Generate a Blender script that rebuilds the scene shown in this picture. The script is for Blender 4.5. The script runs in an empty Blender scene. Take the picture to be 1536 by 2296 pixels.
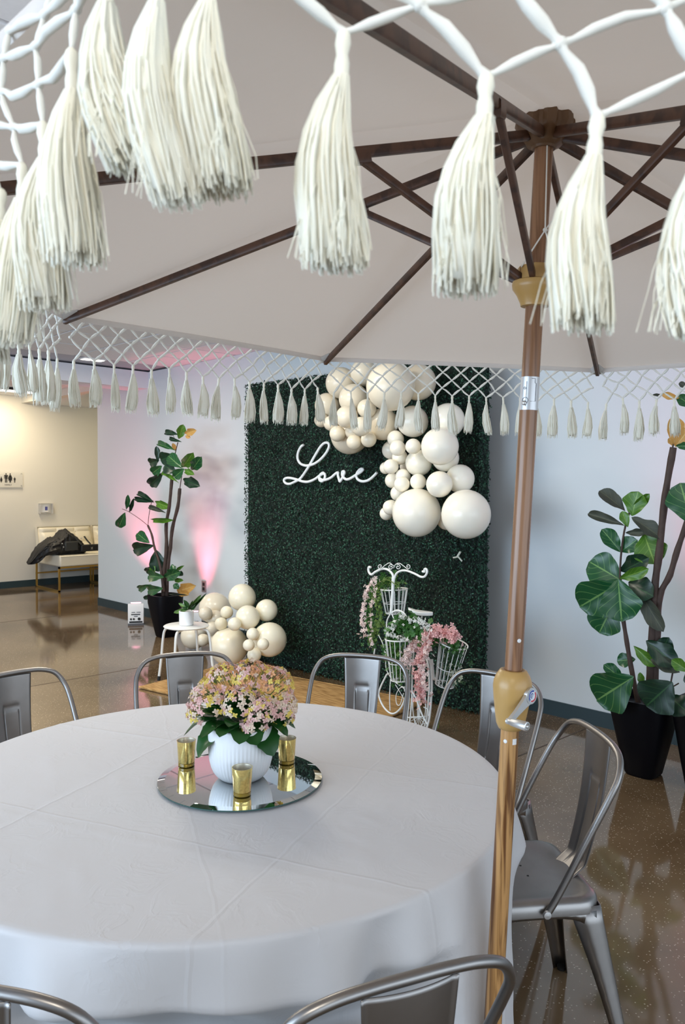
import bpy, math, random
from mathutils import Vector, Matrix, noise
random.seed(7)
S = bpy.context.scene
COL = S.collection
PI = math.pi
V = Vector
# ------------------------------------------------------------------ camera
RX = V((0.69143869, 0.72241703, 0.00511561)); FW = V((-0.72187948, 0.69116722, -0.03432043)); UP = V((-0.0283294, 0.02003762, 0.99939779))
EYE = V((0, 0, 1.558847)); FPX = 1773.2
cd = bpy.data.cameras.new('camera'); cam = bpy.data.objects.new('camera', cd); COL.objects.link(cam)
cam.matrix_world = Matrix(((RX.x, UP.x, -FW.x, EYE.x), (RX.y, UP.y, -FW.y, EYE.y), (RX.z, UP.z, -FW.z, EYE.z), (0, 0, 0, 1)))
cd.sensor_fit = 'VERTICAL'; cd.sensor_height = 36; cd.lens = FPX/2296*36; cd.clip_start = .05
cd.dof.use_dof = True; cd.dof.focus_distance = 2.8; cd.dof.aperture_fstop = 12.5
S.camera = cam
# ------------------------------------------------------------------ world and lights
w = bpy.data.worlds.new('daylight'); S.world = w; w.use_nodes = True
w.node_tree.nodes['Background'].inputs[0].default_value = (.78, .88, 1, 1)
w.node_tree.nodes['Background'].inputs[1].default_value = .55
S.view_settings.view_transform = 'Standard'; S.view_settings.look = 'None'; S.view_settings.gamma = 1
S.view_settings.use_curve_mapping = False; S.view_settings.exposure = 0.12
S.cycles.max_bounces = 7; S.cycles.diffuse_bounces = 4; S.cycles.glossy_bounces = 4; S.cycles.transmission_bounces = 4
S.cycles.caustics_reflective = False; S.cycles.caustics_refractive = False; S.cycles.sample_clamp_indirect = 6
S.cycles.use_denoising = True

def area(name, loc, aim, sx, sy, power, color, spread=180):
    l = bpy.data.lights.new(name, 'AREA'); l.shape = 'RECTANGLE'; l.size = sx; l.size_y = sy; l.energy = power; l.color = color
    l.spread = math.radians(spread)
    o = bpy.data.objects.new(name, l); COL.objects.link(o); o.location = loc
    o.rotation_euler = (V(aim)-V(loc)).to_track_quat('-Z', 'Y').to_euler(); return o
def spot(name, loc, aim, power, color, angle, blend=.8, r=.03):
    l = bpy.data.lights.new(name, 'SPOT'); l.energy = power; l.color = color; l.spot_size = math.radians(angle); l.spot_blend = blend
    l.shadow_soft_size = r
    o = bpy.data.objects.new(name, l); COL.objects.link(o); o.location = loc
    o.rotation_euler = (V(aim)-V(loc)).to_track_quat('-Z', 'Y').to_euler(); return o
# daylight through the glazed front (south) and side (east) of the room, behind the photographer
area('window_daylight_south', (-3.2, -3.9, 1.45), (-3.2, 4, 1.3), 6, 2.5, 295, (.62, .80, 1))
area('window_daylight_east', (3.9, 1, 1.45), (-4, 1, 1.3), 7, 2.5, 110, (.74, .87, 1))
# fill lamps under the ceiling, added to brighten canopy, tassels and balloons
area('ceiling_fill', (-1.0, 1.5, 2.8), (-1.0, 1.5, 0), 2.6, 2.6, 22, (1, .94, .86))
for q in ((-5.6, 1.4), (-4.0, 2.6), (-6.9, 2.9), (.5, -.9), (-7.3, .5)):
    area('ceiling_fill', (q[0], q[1], 2.8), (q[0], q[1], 0), .6, .6, 31, (1, .93, .80))
# hallway lights by the far left wall
area('hall_light', (-11.0, 4.3, 2.80), (-11.3, 4.3, 0), .3, .9, 30, (1, .85, .60))
area('hall_light_alcove', (-10.3, 6.6, 2.72), (-11.2, 6.0, 0), .3, .3, 9, (1, .84, .45))
PINK = (1, .16, .26)
# ------------------------------------------------------------------ helpers
def at(px, py, axis, val):
    d = FW*FPX + RX*(px-768) - UP*(py-1148)
    return EYE + d*((val-EYE[axis])/d[axis])
def atd(px, py, depth):
    d = FW*FPX + RX*(px-768) - UP*(py-1148)
    return EYE + d*(depth/FPX)
def depth(p): return (V(p)-EYE).dot(FW)

class MB:
    def __init__(s): s.v = []; s.f = []; s.uv = None
    def add(s, vs, fs):
        n = len(s.v); s.v += [V(q) for q in vs]; s.f += [tuple(i+n for i in f) for f in fs]; return s
    def box(s, lo, hi, M=None):
        x0, y0, z0 = lo; x1, y1, z1 = hi
        vs = [V(q) for q in ((x0,y0,z0),(x1,y0,z0),(x1,y1,z0),(x0,y1,z0),(x0,y0,z1),(x1,y0,z1),(x1,y1,z1),(x0,y1,z1))]
        if M: vs = [M@q for q in vs]
        return s.add(vs, [(0,3,2,1),(4,5,6,7),(0,1,5,4),(1,2,6,5),(2,3,7,6),(3,0,4,7)])
    def tube(s, pts, r, n=8, cap=True, flat=None, up=None):
        pts = [V(p) for p in pts]; m = len(pts)
        rs = r if isinstance(r, (list, tuple)) else [r]*m
        t0 = (pts[1]-pts[0]).normalized()
        a = up or (V((0,0,1)) if abs(t0.z) < .9 else V((1,0,0)))
        nrm = (a - t0*a.dot(t0)).normalized(); vs = []; fs = []
        for i in range(m):
            t = (pts[min(i+1,m-1)]-pts[max(i-1,0)])
            t = t.normalized() if t.length > 1e-9 else t0
            nrm = (nrm - t*nrm.dot(t)); nrm = nrm.normalized() if nrm.length > 1e-6 else t.orthogonal().normalized()
            b = t.cross(nrm)
            for k in range(n):
                an = 2*PI*k/n
                f1, f2 = (flat if flat else (1, 1))
                vs.append(pts[i] + nrm*math.cos(an)*rs[i]*f1 + b*math.sin(an)*rs[i]*f2)
        for i in range(m-1):
            for k in range(n):
                fs.append((i*n+k, i*n+(k+1)%n, (i+1)*n+(k+1)%n, (i+1)*n+k))
        if cap: fs.append(tuple(range(n-1, -1, -1))); fs.append(tuple(range((m-1)*n, m*n)))
        return s.add(vs, fs)
    def lathe(s, prof, c=(0,0,0), n=32, axis=None, mod=None, close=True):
        c = V(c); ax = V(axis).normalized() if axis else V((0,0,1)); e1 = ax.orthogonal().normalized() if axis else V((1,0,0)); e2 = ax.cross(e1)
        vs = []; fs = []; m = len(prof)
        for i, (r, z) in enumerate(prof):
            for k in range(n):
                a = 2*PI*k/n; rr = r*(mod(a, i/(m-1)) if mod else 1)
                vs.append(c + ax*z + (e1*math.cos(a)+e2*math.sin(a))*rr)
        for i in range(m-1):
            for k in range(n): fs.append((i*n+k, i*n+(k+1)%n, (i+1)*n+(k+1)%n, (i+1)*n+k))
        if close: fs.append(tuple(range(n-1, -1, -1))); fs.append(tuple(range((m-1)*n, m*n)))
        return s.add(vs, fs)
    def ball(s, c, r, n=16, m=10, sq=(1,1,1)):
        vs = []; fs = []
        c = V(c)
        for i in range(1, m):
            ph = PI*i/m
            for k in range(n):
                a = 2*PI*k/n; vs.append(c+V((math.sin(ph)*math.cos(a)*sq[0], math.sin(ph)*math.sin(a)*sq[1], math.cos(ph)*sq[2]))*r)
        T = len(vs); vs += [c+V((0,0,r*sq[2])), c-V((0,0,r*sq[2]))]
        for i in range(m-2):
            for k in range(n): fs.append((i*n+k, (i+1)*n+k, (i+1)*n+(k+1)%n, i*n+(k+1)%n))
        for k in range(n): fs.append((T, k, (k+1)%n)); fs.append((T+1, (m-2)*n+(k+1)%n, (m-2)*n+k))
        return s.add(vs, fs)
    def grid(s, fn, nu, nv, closeu=False):
        vs = [fn(i/(nu if closeu else nu-1), j/(nv-1)) for j in range(nv) for i in range(nu)]
        fs = []
        for j in range(nv-1):
            for i in range(nu if closeu else nu-1):
                fs.append((j*nu+i, j*nu+(i+1)%nu, (j+1)*nu+(i+1)%nu, (j+1)*nu+i))
        return s.add(vs, fs)
    def build(s, name, mat, parent=None, smooth=True, bevel=0, kind=None, label=None, solid=0, sub=0, auto=40):
        me = bpy.data.meshes.new(name)
        off = parent_loc(parent)
        me.from_pydata([tuple(v-off) for v in s.v], [], s.f)
        if isinstance(mat, (list, tuple)):
            for m in mat: me.materials.append(m)
        else: me.materials.append(mat)
        if smooth:
            me.polygons.foreach_set('use_smooth', [True]*len(me.polygons))
            if auto: me.set_sharp_from_angle(angle=math.radians(auto))
        me.update()
        o = bpy.data.objects.new(name, me); COL.objects.link(o)
        if parent: o.parent = parent
        if solid: m = o.modifiers.new('solid', 'SOLIDIFY'); m.thickness = solid; m.offset = 0
        if bevel: m = o.modifiers.new('bevel', 'BEVEL'); m.width = bevel; m.segments = 2; m.limit_method = 'ANGLE'
        if sub: m = o.modifiers.new('sub', 'SUBSURF'); m.levels = sub; m.render_levels = sub
        if kind: o['kind'] = kind
        if label: o['label'] = label
        return o
def parent_loc(p):
    off = V((0,0,0))
    while p: off += V(p.location); p = p.parent
    return off
def thing(name, label, cat, loc=(0,0,0), group=None):
    o = bpy.data.objects.new(name, None); COL.objects.link(o); o.location = loc; o.empty_display_size = .1
    o['label'] = label; o['category'] = cat
    if group: o['group'] = group
    return o
def tag(o, label, cat, group=None):
    o['label'] = label; o['category'] = cat
    if group: o['group'] = group
    return o
def struct(mb, name, mat, parent=None, **k):
    o = mb.build(name, mat, parent, smooth=k.pop('smooth', False), **k)
    if parent is None: o['kind'] = 'structure'
    return o
def inst(me, name, M, parent):
    o = bpy.data.objects.new(name, me); COL.objects.link(o); o.parent = parent
    o.matrix_local = Matrix.Translation(-parent_loc(parent)) @ M; return o
def copy_tree(o, parent=None):
    c = o.copy(); COL.objects.link(c); c.parent = parent
    for ch in list(o.children): copy_tree(ch, c)
    return c
def smoothpath(pts, n=8):
    pts = [V(p) for p in pts]; out = []
    P = [pts[0]*2-pts[1]] + pts + [pts[-1]*2-pts[-2]]
    for i in range(1, len(P)-2):
        a, b, c, d = P[i-1:i+3]
        for k in range(n):
            t = k/n
            out.append(.5*((2*b)+(c-a)*t+(2*a-5*b+4*c-d)*t*t+(3*b-a-3*c+d)*t**3))
    out.append(pts[-1]); return out
# ------------------------------------------------------------------ materials
def mat(name, col, rough=.5, metal=0, **k):
    m = bpy.data.materials.new(name); m.use_nodes = True; nt = m.node_tree; b = nt.nodes['Principled BSDF']
    b.inputs['Base Color'].default_value = (*col, 1); b.inputs['Roughness'].default_value = rough; b.inputs['Metallic'].default_value = metal
    for kk, vv in k.items():
        if kk in ('noise', 'bump', 'trans', 'aniso'): continue
        b.inputs[kk.replace('_', ' ')].default_value = vv
    if 'noise' in k:   # (scale, amount) tone variation
        sc, am = k['noise']; tc = nt.nodes.new('ShaderNodeTexCoord'); n = nt.nodes.new('ShaderNodeTexNoise'); n.inputs['Scale'].default_value = sc; n.inputs['Detail'].default_value = 4
        r = nt.nodes.new('ShaderNodeMapRange'); r.inputs[3].default_value = 1-am; r.inputs[4].default_value = 1+am
        mx = nt.nodes.new('ShaderNodeVectorMath'); mx.operation = 'SCALE'; mx.inputs[0].default_value = col
        nt.links.new(tc.outputs['Object'], n.inputs['Vector']); nt.links.new(n.outputs[0], r.inputs[0]); nt.links.new(r.outputs[0], mx.inputs['Scale']); nt.links.new(mx.outputs[0], b.inputs['Base Color'])
    if 'bump' in k:
        sc, st, di = k['bump']; tc = nt.nodes.new('ShaderNodeTexCoord'); n = nt.nodes.new('ShaderNodeTexNoise'); n.inputs['Scale'].default_value = sc; n.inputs['Detail'].default_value = 3
        bp = nt.nodes.new('ShaderNodeBump'); bp.inputs['Strength'].default_value = st; bp.inputs['Distance'].default_value = di
        nt.links.new(tc.outputs['Object'], n.inputs['Vector']); nt.links.new(n.outputs[0], bp.inputs['Height']); nt.links.new(bp.outputs[0], b.inputs['Normal'])
    if 'trans' in k:
        t = nt.nodes.new('ShaderNodeBsdfTranslucent'); t.inputs[0].default_value = (*col, 1); mx = nt.nodes.new('ShaderNodeMixShader'); mx.inputs[0].default_value = k['trans']
        out = nt.nodes['Material Output']; nt.links.new(b.outputs[0], mx.inputs[1]); nt.links.new(t.outputs[0], mx.inputs[2]); nt.links.new(mx.outputs[0], out.inputs[0])
    return m
def wood(name, c1, c2, rough, scale=(60, 60, 2.2)):
    m = mat(name, c1, rough); nt = m.node_tree; b = nt.nodes['Principled BSDF']
    tc = nt.nodes.new('ShaderNodeTexCoord'); mp = nt.nodes.new('ShaderNodeMapping'); mp.inputs['Scale'].default_value = scale
    n = nt.nodes.new('ShaderNodeTexNoise'); n.inputs['Scale'].default_value = 1; n.inputs['Detail'].default_value = 5; n.inputs['Distortion'].default_value = .6
    cr = nt.nodes.new('ShaderNodeValToRGB'); cr.color_ramp.elements[0].color = (*c2, 1); cr.color_ramp.elements[1].color = (*c1, 1)
    cr.color_ramp.elements[0].position = .40; cr.color_ramp.elements[1].position = .57
    nt.links.new(tc.outputs['Object'], mp.inputs[0]); nt.links.new(mp.outputs[0], n.inputs['Vector']); nt.links.new(n.outputs[0], cr.inputs[0]); nt.links.new(cr.outputs[0], b.inputs['Base Color'])
    return m
WALL = mat('wall_paint', (.68, .735, .765), .55, bump=(220, .05, .001))
WALLW = mat('hall_wall_paint', (.74, .71, .64), .5)
CEIL = mat('ceiling_tile', (.84, .84, .86), .8, noise=(60, .05))
CEILB = mat('ceiling_paint', (.80, .80, .84), .7)
TBAR = mat('ceiling_grid', (.5, .5, .54), .5)
BASE = mat('rubber_baseboard', (.022, .045, .055), .45)
WHITE = mat('white_metal', (.82, .83, .80), .35)
WPLAST = mat('white_plastic', (.80, .80, .80), .4)
BLACKP = mat('black_planter', (.004, .004, .006), .45, Specular_IOR_Level=.12)
DARK = mat('dark', (.01, .01, .01), .6)
GLASS = mat('clear_acrylic', (.9, .9, .9), .05, Transmission_Weight=1, IOR=1.05, Alpha=1)
SCREEN = mat('lcd', (.10, .11, .35), .2)
CANVAS = mat('canopy_canvas', (.82, .765, .72), .85, trans=.22, bump=(7, .25, .02))
CORD = mat('cotton_cord', (.93, .92, .86), .9, trans=.15)
YARN = mat('cotton_yarn', (1.0, .97, .84), .9, trans=.15)
RIBM = wood('dark_wood_bar', (.105, .047, .027), (.05, .022, .014), .38, (30, 30, 30))
POLEU = wood('brown_pole', (.33, .17, .088), (.19, .088, .042), .24, (70, 70, 2.4))
POLEL = wood('oak_pole', (.50, .27, .10), (.13, .05, .015), .28, (85, 85, 3.2))
TAN = mat('tan_plastic', (.50, .30, .10), .32, noise=(2, .05))
TAND = mat('brown_plastic', (.16, .085, .04), .45)
SILVER = mat('brushed_silver', (.70, .70, .70), .38, .9)
STEEL = mat('galvanised_steel', (.29, .275, .265), .36, 1, noise=(9, .22), bump=(90, .08, .001))
STEELD = mat('dark_steel', (.22, .22, .23), .3, 1)
CLOTH = mat('white_tablecloth', (.61, .60, .61), .62, Sheen_Weight=.2)
nt = CLOTH.node_tree; b = nt.nodes['Principled BSDF']; tc = nt.nodes.new('ShaderNodeTexCoord')
def _m(op, *a):
    n = nt.nodes.new('ShaderNodeMath'); n.operation = op
    for i, x in enumerate(a):
        if isinstance(x, (int, float)): n.inputs[i].default_value = x
        else: nt.links.new(x, n.inputs[i])
    return n.outputs[0]
sp = nt.nodes.new('ShaderNodeSeparateXYZ'); nt.links.new(tc.outputs['Object'], sp.inputs[0]); tot = None
dn = nt.nodes.new('ShaderNodeTexNoise'); dn.inputs['Scale'].default_value = 6; nt.links.new(tc.outputs['Object'], dn.inputs['Vector'])
for a_, c_, s_ in ((.42, -.30, 1.0), (.42+PI/2, .22, 1.0), (.42, .36, .8), (.42+PI/2, -.36, .9), (1.1, -.1, .35), (2.0, .3, .35)):
    d = _m('SUBTRACT', _m('ADD', _m('ADD', _m('MULTIPLY', sp.outputs[0], math.cos(a_)), _m('MULTIPLY', sp.outputs[1], math.sin(a_))), _m('MULTIPLY', dn.outputs[0], .03)), c_+.015)
    e = _m('MULTIPLY', _m('MAXIMUM', _m('SUBTRACT', 1.0, _m('ABSOLUTE', _m('DIVIDE', d, .0065))), 0.0), s_); tot = e if tot is None else _m('ADD', tot, e)
wn = nt.nodes.new('ShaderNodeTexNoise'); wn.inputs['Scale'].default_value = 9; wn.inputs['Detail'].default_value = 6; wn.inputs['Distortion'].default_value = 1.6; nt.links.new(tc.outputs['Object'], wn.inputs['Vector'])
wr = _m('SUBTRACT', 1.0, _m('MINIMUM', _m('MULTIPLY', _m('ABSOLUTE', _m('SUBTRACT', wn.outputs[0], .5)), 14.0), 1.0))
mk = _m('MAXIMUM', _m('SUBTRACT', _m('MULTIPLY', dn.outputs[0], 2.0), .75), 0.0)
tot = _m('ADD', tot, _m('MULTIPLY', _m('MULTIPLY', wr, mk), .8)); tot = _m('ADD', tot, _m('MULTIPLY', wn.outputs[0], 1.2))
bp = nt.nodes.new('ShaderNodeBump'); bp.inputs['Strength'].default_value = .42; bp.inputs['Distance'].default_value = .0022
nt.links.new(tot, bp.inputs['Height']); nt.links.new(bp.outputs[0], b.inputs['Normal'])
MIRROR = mat('mirror', (.93, .95, .95), .015, 1)
MIRE = mat('mirror_edge', (.05, .12, .11), .1)
POT = mat('white_ceramic', (.84, .85, .86), .35)
GOLDG = mat('gold_glass', (.80, .62, .22), .16, .85, noise=(180, .35))
GOLDI = mat('gold_glass_inner', (.75, .70, .58), .3, .6)
AMBER = mat('amber_glass', (.55, .36, .04), .08, 0, Transmission_Weight=.5)
GOLD = mat('gold_metal', (.55, .36, .10), .3, .8)
LEATHER = mat('cream_leather', (.86, .80, .66), .38)
BAGM = mat('black_nylon', (.012, .012, .014), .55, bump=(60, .3, .004))
BAGG = mat('charcoal_nylon', (.035, .037, .036), .6)
SOIL = mat('soil', (.03, .02, .012), .9)
BARK = mat('bark', (.055, .032, .025), .7, noise=(24, .5), bump=(40, .6, .004))
STEM = mat('green_stem', (.10, .16, .03), .6)
BAL = mat('cream_latex', (.93, .87, .70), .24, Subsurface_Weight=.15, Subsurface_Radius=(.05, .04, .03), Subsurface_Scale=.5)
BALS = mat('sand_latex', (.80, .72, .57), .24)
BALW = mat('ivory_latex', (.95, .895, .77), .22, Subsurface_Weight=.15, Subsurface_Radius=(.05, .04, .03), Subsurface_Scale=.5)
def emis(name, col, s):
    m = mat(name, col, .5); b = m.node_tree.nodes['Principled BSDF']; b.inputs['Emission Color'].default_value = (*col, 1); b.inputs['Emission Strength'].default_value = s; return m
LAMPW = emis('lamp_white', (1, .95, .85), 2.5); LAMPP = emis('lamp_pink', (1, .45, .6), 2.5)
def leafmat(name, c, vein, rough=.35, tr=.12):
    m = mat(name, c, rough, trans=tr); nt = m.node_tree; b = nt.nodes['Principled BSDF']
    uv = nt.nodes.new('ShaderNodeUVMap'); sp = nt.nodes.new('ShaderNodeSeparateXYZ'); nt.links.new(uv.outputs[0], sp.inputs[0])
    def mt(op, a, bb=None):
        n = nt.nodes.new('ShaderNodeMath'); n.operation = op
        for i, x in enumerate((a, bb)):
            if x is None: continue
            if isinstance(x, (int, float)): n.inputs[i].default_value = x
            else: nt.links.new(x, n.inputs[i])
        return n.outputs[0]
    au = mt('ABSOLUTE', mt('SUBTRACT', sp.outputs[0], .5))
    mid = mt('LESS_THAN', au, .022)
    ph = mt('FRACT', mt('MULTIPLY', mt('SUBTRACT', sp.outputs[1], mt('MULTIPLY', au, .75)), 5.0))
    side = mt('LESS_THAN', mt('ABSOLUTE', mt('SUBTRACT', ph, .5)), .045)
    f = mt('MAXIMUM', mid, mt('MULTIPLY', side, .55))
    mx = nt.nodes.new('ShaderNodeMix'); mx.data_type = 'RGBA'; mx.inputs[6].default_value = (*c, 1); mx.inputs[7].default_value = (*vein, 1)
    nt.links.new(f, mx.inputs[0]); nt.links.new(mx.outputs[2], b.inputs['Base Color']); return m
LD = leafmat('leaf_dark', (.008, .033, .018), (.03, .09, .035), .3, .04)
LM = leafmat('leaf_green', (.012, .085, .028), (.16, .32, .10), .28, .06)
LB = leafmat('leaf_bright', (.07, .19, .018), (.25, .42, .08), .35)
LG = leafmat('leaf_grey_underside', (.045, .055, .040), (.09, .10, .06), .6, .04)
LY = leafmat('leaf_uplit', (.62, .36, .10), (.8, .6, .25), .4, .3)  # orange glow of the uplights on green leaves, painted into the leaf colour
KAL = mat('kalanchoe_leaf', (.016, .085, .016), .32, trans=.08)
IVY = mat('ivy_leaf', (.05, .17, .03), .45, noise=(25, .4), trans=.2)
IVYP = mat('pale_ivy_leaf', (.20, .34, .08), .45, trans=.2)
FP = mat('pink_petal', (.88, .55, .51), .55, trans=.25); FC = mat('cream_petal', (.88, .70, .55), .55, trans=.25)
FY = mat('yellow_petal', (.85, .66, .14), .55, trans=.25); FO = mat('peach_petal', (.82, .42, .20), .55, trans=.25)
BLUSH = mat('blush_blossom', (.86, .52, .50), .6, trans=.25); BLUSHL = mat('pale_blossom', (.88, .72, .68), .6, trans=.25); WBL = mat('white_blossom', (.85, .86, .82), .6, trans=.2)
# concrete
FLO = mat('polished_concrete', (.2, .15, .12), .075, Specular_IOR_Level=.85); nt = FLO.node_tree; b = nt.nodes['Principled BSDF']
tc = nt.nodes.new('ShaderNodeTexCoord')
n1 = nt.nodes.new('ShaderNodeTexNoise'); n1.inputs['Scale'].default_value = 1.3; n1.inputs['Detail'].default_value = 6
cr = nt.nodes.new('ShaderNodeValToRGB'); cr.color_ramp.elements[0].color = (.095, .058, .028, 1); cr.color_ramp.elements[1].color = (.205, .142, .082, 1)
cr.color_ramp.elements[0].position = .35; cr.color_ramp.elements[1].position = .65
vo = nt.nodes.new('ShaderNodeTexVoronoi'); vo.inputs['Scale'].default_value = 88; vo.inputs['Randomness'].default_value = 1
lt = nt.nodes.new('ShaderNodeMath'); lt.operation = 'LESS_THAN'; lt.inputs[1].default_value = .22
vs_ = nt.nodes.new('ShaderNodeSeparateColor'); gt = nt.nodes.new('ShaderNodeMath'); gt.operation = 'GREATER_THAN'; gt.inputs[1].default_value = .55
ml = nt.nodes.new('ShaderNodeMath'); ml.operation = 'MULTIPLY'
mx = nt.nodes.new('ShaderNodeMix'); mx.data_type = 'RGBA'; mx.inputs[7].default_value = (.50, .42, .32, 1)
for a_, b_ in ((tc.outputs['Object'], n1.inputs['Vector']), (tc.outputs['Object'], vo.inputs['Vector']), (n1.outputs[0], cr.inputs[0]), (vo.outputs['Distance'], lt.inputs[0]),
               (vo.outputs['Color'], vs_.inputs[0]), (vs_.outputs[0], gt.inputs[0]), (lt.outputs[0], ml.inputs[0]), (gt.outputs[0], ml.inputs[1]), (ml.outputs[0], mx.inputs[0]), (cr.outputs[0], mx.inputs[6]), (mx.outputs[2], b.inputs['Base Color'])):
    nt.links.new(a_, b_)
# jute
JUTE = mat('jute_weave', (.42, .24, .08), .9); nt = JUTE.node_tree; b = nt.nodes['Principled BSDF']
tc = nt.nodes.new('ShaderNodeTexCoord'); mp = nt.nodes.new('ShaderNodeMapping'); mp.inputs['Scale'].default_value = (8, 55, 1)
n1 = nt.nodes.new('ShaderNodeTexNoise'); n1.inputs['Scale'].default_value = 1; n1.inputs['Detail'].default_value = 3
cr = nt.nodes.new('ShaderNodeValToRGB'); cr.color_ramp.elements[0].color = (.26, .13, .035, 1); cr.color_ramp.elements[1].color = (.58, .36, .14, 1)
cr.color_ramp.elements[0].position = .3; cr.color_ramp.elements[1].position = .7
bp = nt.nodes.new('ShaderNodeBump'); bp.inputs['Strength'].default_value = .6; bp.inputs['Distance'].default_value = .006
for a_, b_ in ((tc.outputs['Object'], mp.inputs[0]), (mp.outputs[0], n1.inputs['Vector']), (n1.outputs[0], cr.inputs[0]), (cr.outputs[0], b.inputs['Base Color']), (n1.outputs[0], bp.inputs['Height']), (bp.outputs[0], b.inputs['Normal'])): nt.links.new(a_, b_)
HEDGE = mat('boxwood_leaf', (.012, .052, .030), .5, Specular_IOR_Level=.3); nt = HEDGE.node_tree; b = nt.nodes['Principled BSDF']
at_ = nt.nodes.new('ShaderNodeAttribute'); at_.attribute_name = 'tone'; cr = nt.nodes.new('ShaderNodeValToRGB')
cr.color_ramp.elements[0].color = (.002, .014, .009, 1); cr.color_ramp.elements[1].color = (.042, .145, .085, 1)
nt.links.new(at_.outputs['Fac'], cr.inputs[0]); nt.links.new(cr.outputs[0], b.inputs['Base Color'])

# ------------------------------------------------------------------ the room
WY = 4.73; CX = -9.46; LX = -11.88; CZ = 2.85
struct(MB().box((-12.1, -4.2, -.1), (4.2, 9, 0)), 'floor', FLO)
fl = bpy.data.objects['floor']
struct(MB().box((CX, WY, 0), (4.2, WY+.15, CZ)), 'wall_main', WALL)
struct(MB().box((LX, WY, 2.755), (CX, WY+.15, CZ)), 'wall_header', WALLW)
struct(MB().box((LX-.15, -4.2, 0), (LX, 9, CZ)), 'wall_left', WALLW)
struct(MB().box((LX, 8.8, 0), (4.2, 9, CZ)), 'wall_back', WALLW)
struct(MB().box((CX, WY+.15, 0), (CX+.15, 8.8, 2.755)), 'wall_alcove', WALLW)
struct(MB().box((LX, WY+.15, 2.755), (CX+.15, 8.8, CZ)), 'ceiling_alcove', CEILB)
struct(MB().box((-8.55, -4.2, 2.66), (-8.2, WY, CZ)), 'trim_1', CEILB)
# glazed front and side behind the photographer: sill, lintel and mullions
g = MB().box((-12, -4.2, 0), (4.2, -4.05, .2)).box((-12, -4.2, 2.7), (4.2, -4.05, CZ))
for i in range(9): g.box((-11.8+i*2, -4.2, .2), (-11.72+i*2, -4.1, 2.7))
struct(g, 'wall_front', WALL)
g = MB().box((4.05, -4.2, 0), (4.2, WY, .2)).box((4.05, -4.2, 2.7), (4.2, WY, CZ))
for i in range(5): g.box((4.1, -4.1+i*2, .2), (4.2, -4.02+i*2, 2.7))
struct(g, 'wall_side', WALL)
bb = MB().box((CX-.0, WY-.012, 0), (4.0, WY, .1)); struct(bb, 'baseboard_main', BASE)
bb = MB().box((LX, -4, 0), (LX+.012, 8.8, .1)); struct(bb, 'baseboard_left', BASE)
# ceiling: slab, grid and lay-in tiles as pieces
ce = struct(MB().box((-12.1, -4.2, 2.87), (4.2, 9, 2.97)), 'ceiling', TBAR)
tm = MB().box((-.288, -.288, 0), (.288, .288, .02)); t0 = tm.build('tile', CEIL, None, smooth=False); tme = t0.data; bpy.data.objects.remove(t0)
for i in range(26):
    for j in range(10):
        x = -11.6+i*.6; y = -.9+j*.6
        if x > -.2 and y > 2: continue
        if -8.86 < x < -7.89 or x > 1: continue
        if i > 16 and j < 2: continue
        o = bpy.data.objects.new('tile', tme); COL.objects.link(o); o.parent = ce; o.location = (x, y, 2.852+random.uniform(-.001, .001))
# small sawn joints in the concrete
j = MB()
for x in (-9.0, -6.0, -2.55, .6): j.box((x-.004, -4, 0), (x+.004, WY-.02, .0012))
for y in (1.9, -1.5): j.box((-11.8, y-.004, 0), (4, y+.004, .0012))
struct(j, 'trim_2', mat('joint_filler', (.07, .05, .035), .5))

# lights on the ceiling
def clight(name, label, c, sx, sy, n=2):
    t = thing(name, label, 'light', c)
    MB().box((c[0]-sx, c[1]-sy, c[2]-.012), (c[0]+sx, c[1]+sy, c[2])).build('frame', WPLAST, t, smooth=False)
    for k in range(n):
        y0 = c[1]-sy+.012+k*(2*sy/n); MB().box((c[0]-sx+.02, y0, c[2]-.016), (c[0]+sx-.02, y0+2*sy/n-.024, c[2]-.011)).build('diffuser', LAMPW, t, smooth=False)
clight('ceiling_light', 'small two-slot recessed light in the ceiling near the beam', (-7.76, 3.83, 2.852), .07, .12)
t = thing('linear_light', 'slim linear ceiling light at the far left over the hall wall', 'light', (-10.85, 4.25, 2.85))
MB().box((-10.95, 3.7, 2.81), (-10.80, 4.62, 2.85)).build('housing', DARK, t, smooth=False)
MB().box((-10.955, 3.69, 2.800), (-10.795, 4.63, 2.812)).build('diffuser', LAMPW, t, smooth=False)
# ------------------------------------------------------------------ wall fittings
c = at(101, 1141, 0, LX)
t = thing('thermostat', 'white thermostat with blue screen in a clear guard on the hall wall', 'thermostat', c)
x = LX; y, z = c.y, c.z
MB().box((x, y-.07, z-.055), (x+.02, y+.07, z+.07)).build('wall_plate', WPLAST, t, bevel=.004)
MB().box((x+.02, y-.035, z-.05), (x+.04, y+.04, z+.055)).build('body', WPLAST, t, bevel=.004)
MB().box((x+.04, y-.018, z-.02), (x+.042, y+.022, z+.035)).build('screen', SCREEN, t, smooth=False)
g = MB()
for a_, b_ in (((0,-.10,-.075),(.07,-.094,.085)), ((0,.094,-.075),(.07,.10,.085)), ((0,-.1,.079),(.07,.1,.085)), ((0,-.1,-.075),(.07,.1,-.069))): g.box((x+a_[0], y+a_[1], z+a_[2]), (x+b_[0], y+b_[1], z+b_[2]))
g.build('guard', mat('guard_plastic', (.75, .74, .74), .15, Alpha=.45), t, smooth=False)
MB().tube([(x+.07, y, z-.06), (x+.085, y, z-.06)], .012, 12).build('lock', SILVER, t)
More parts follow.
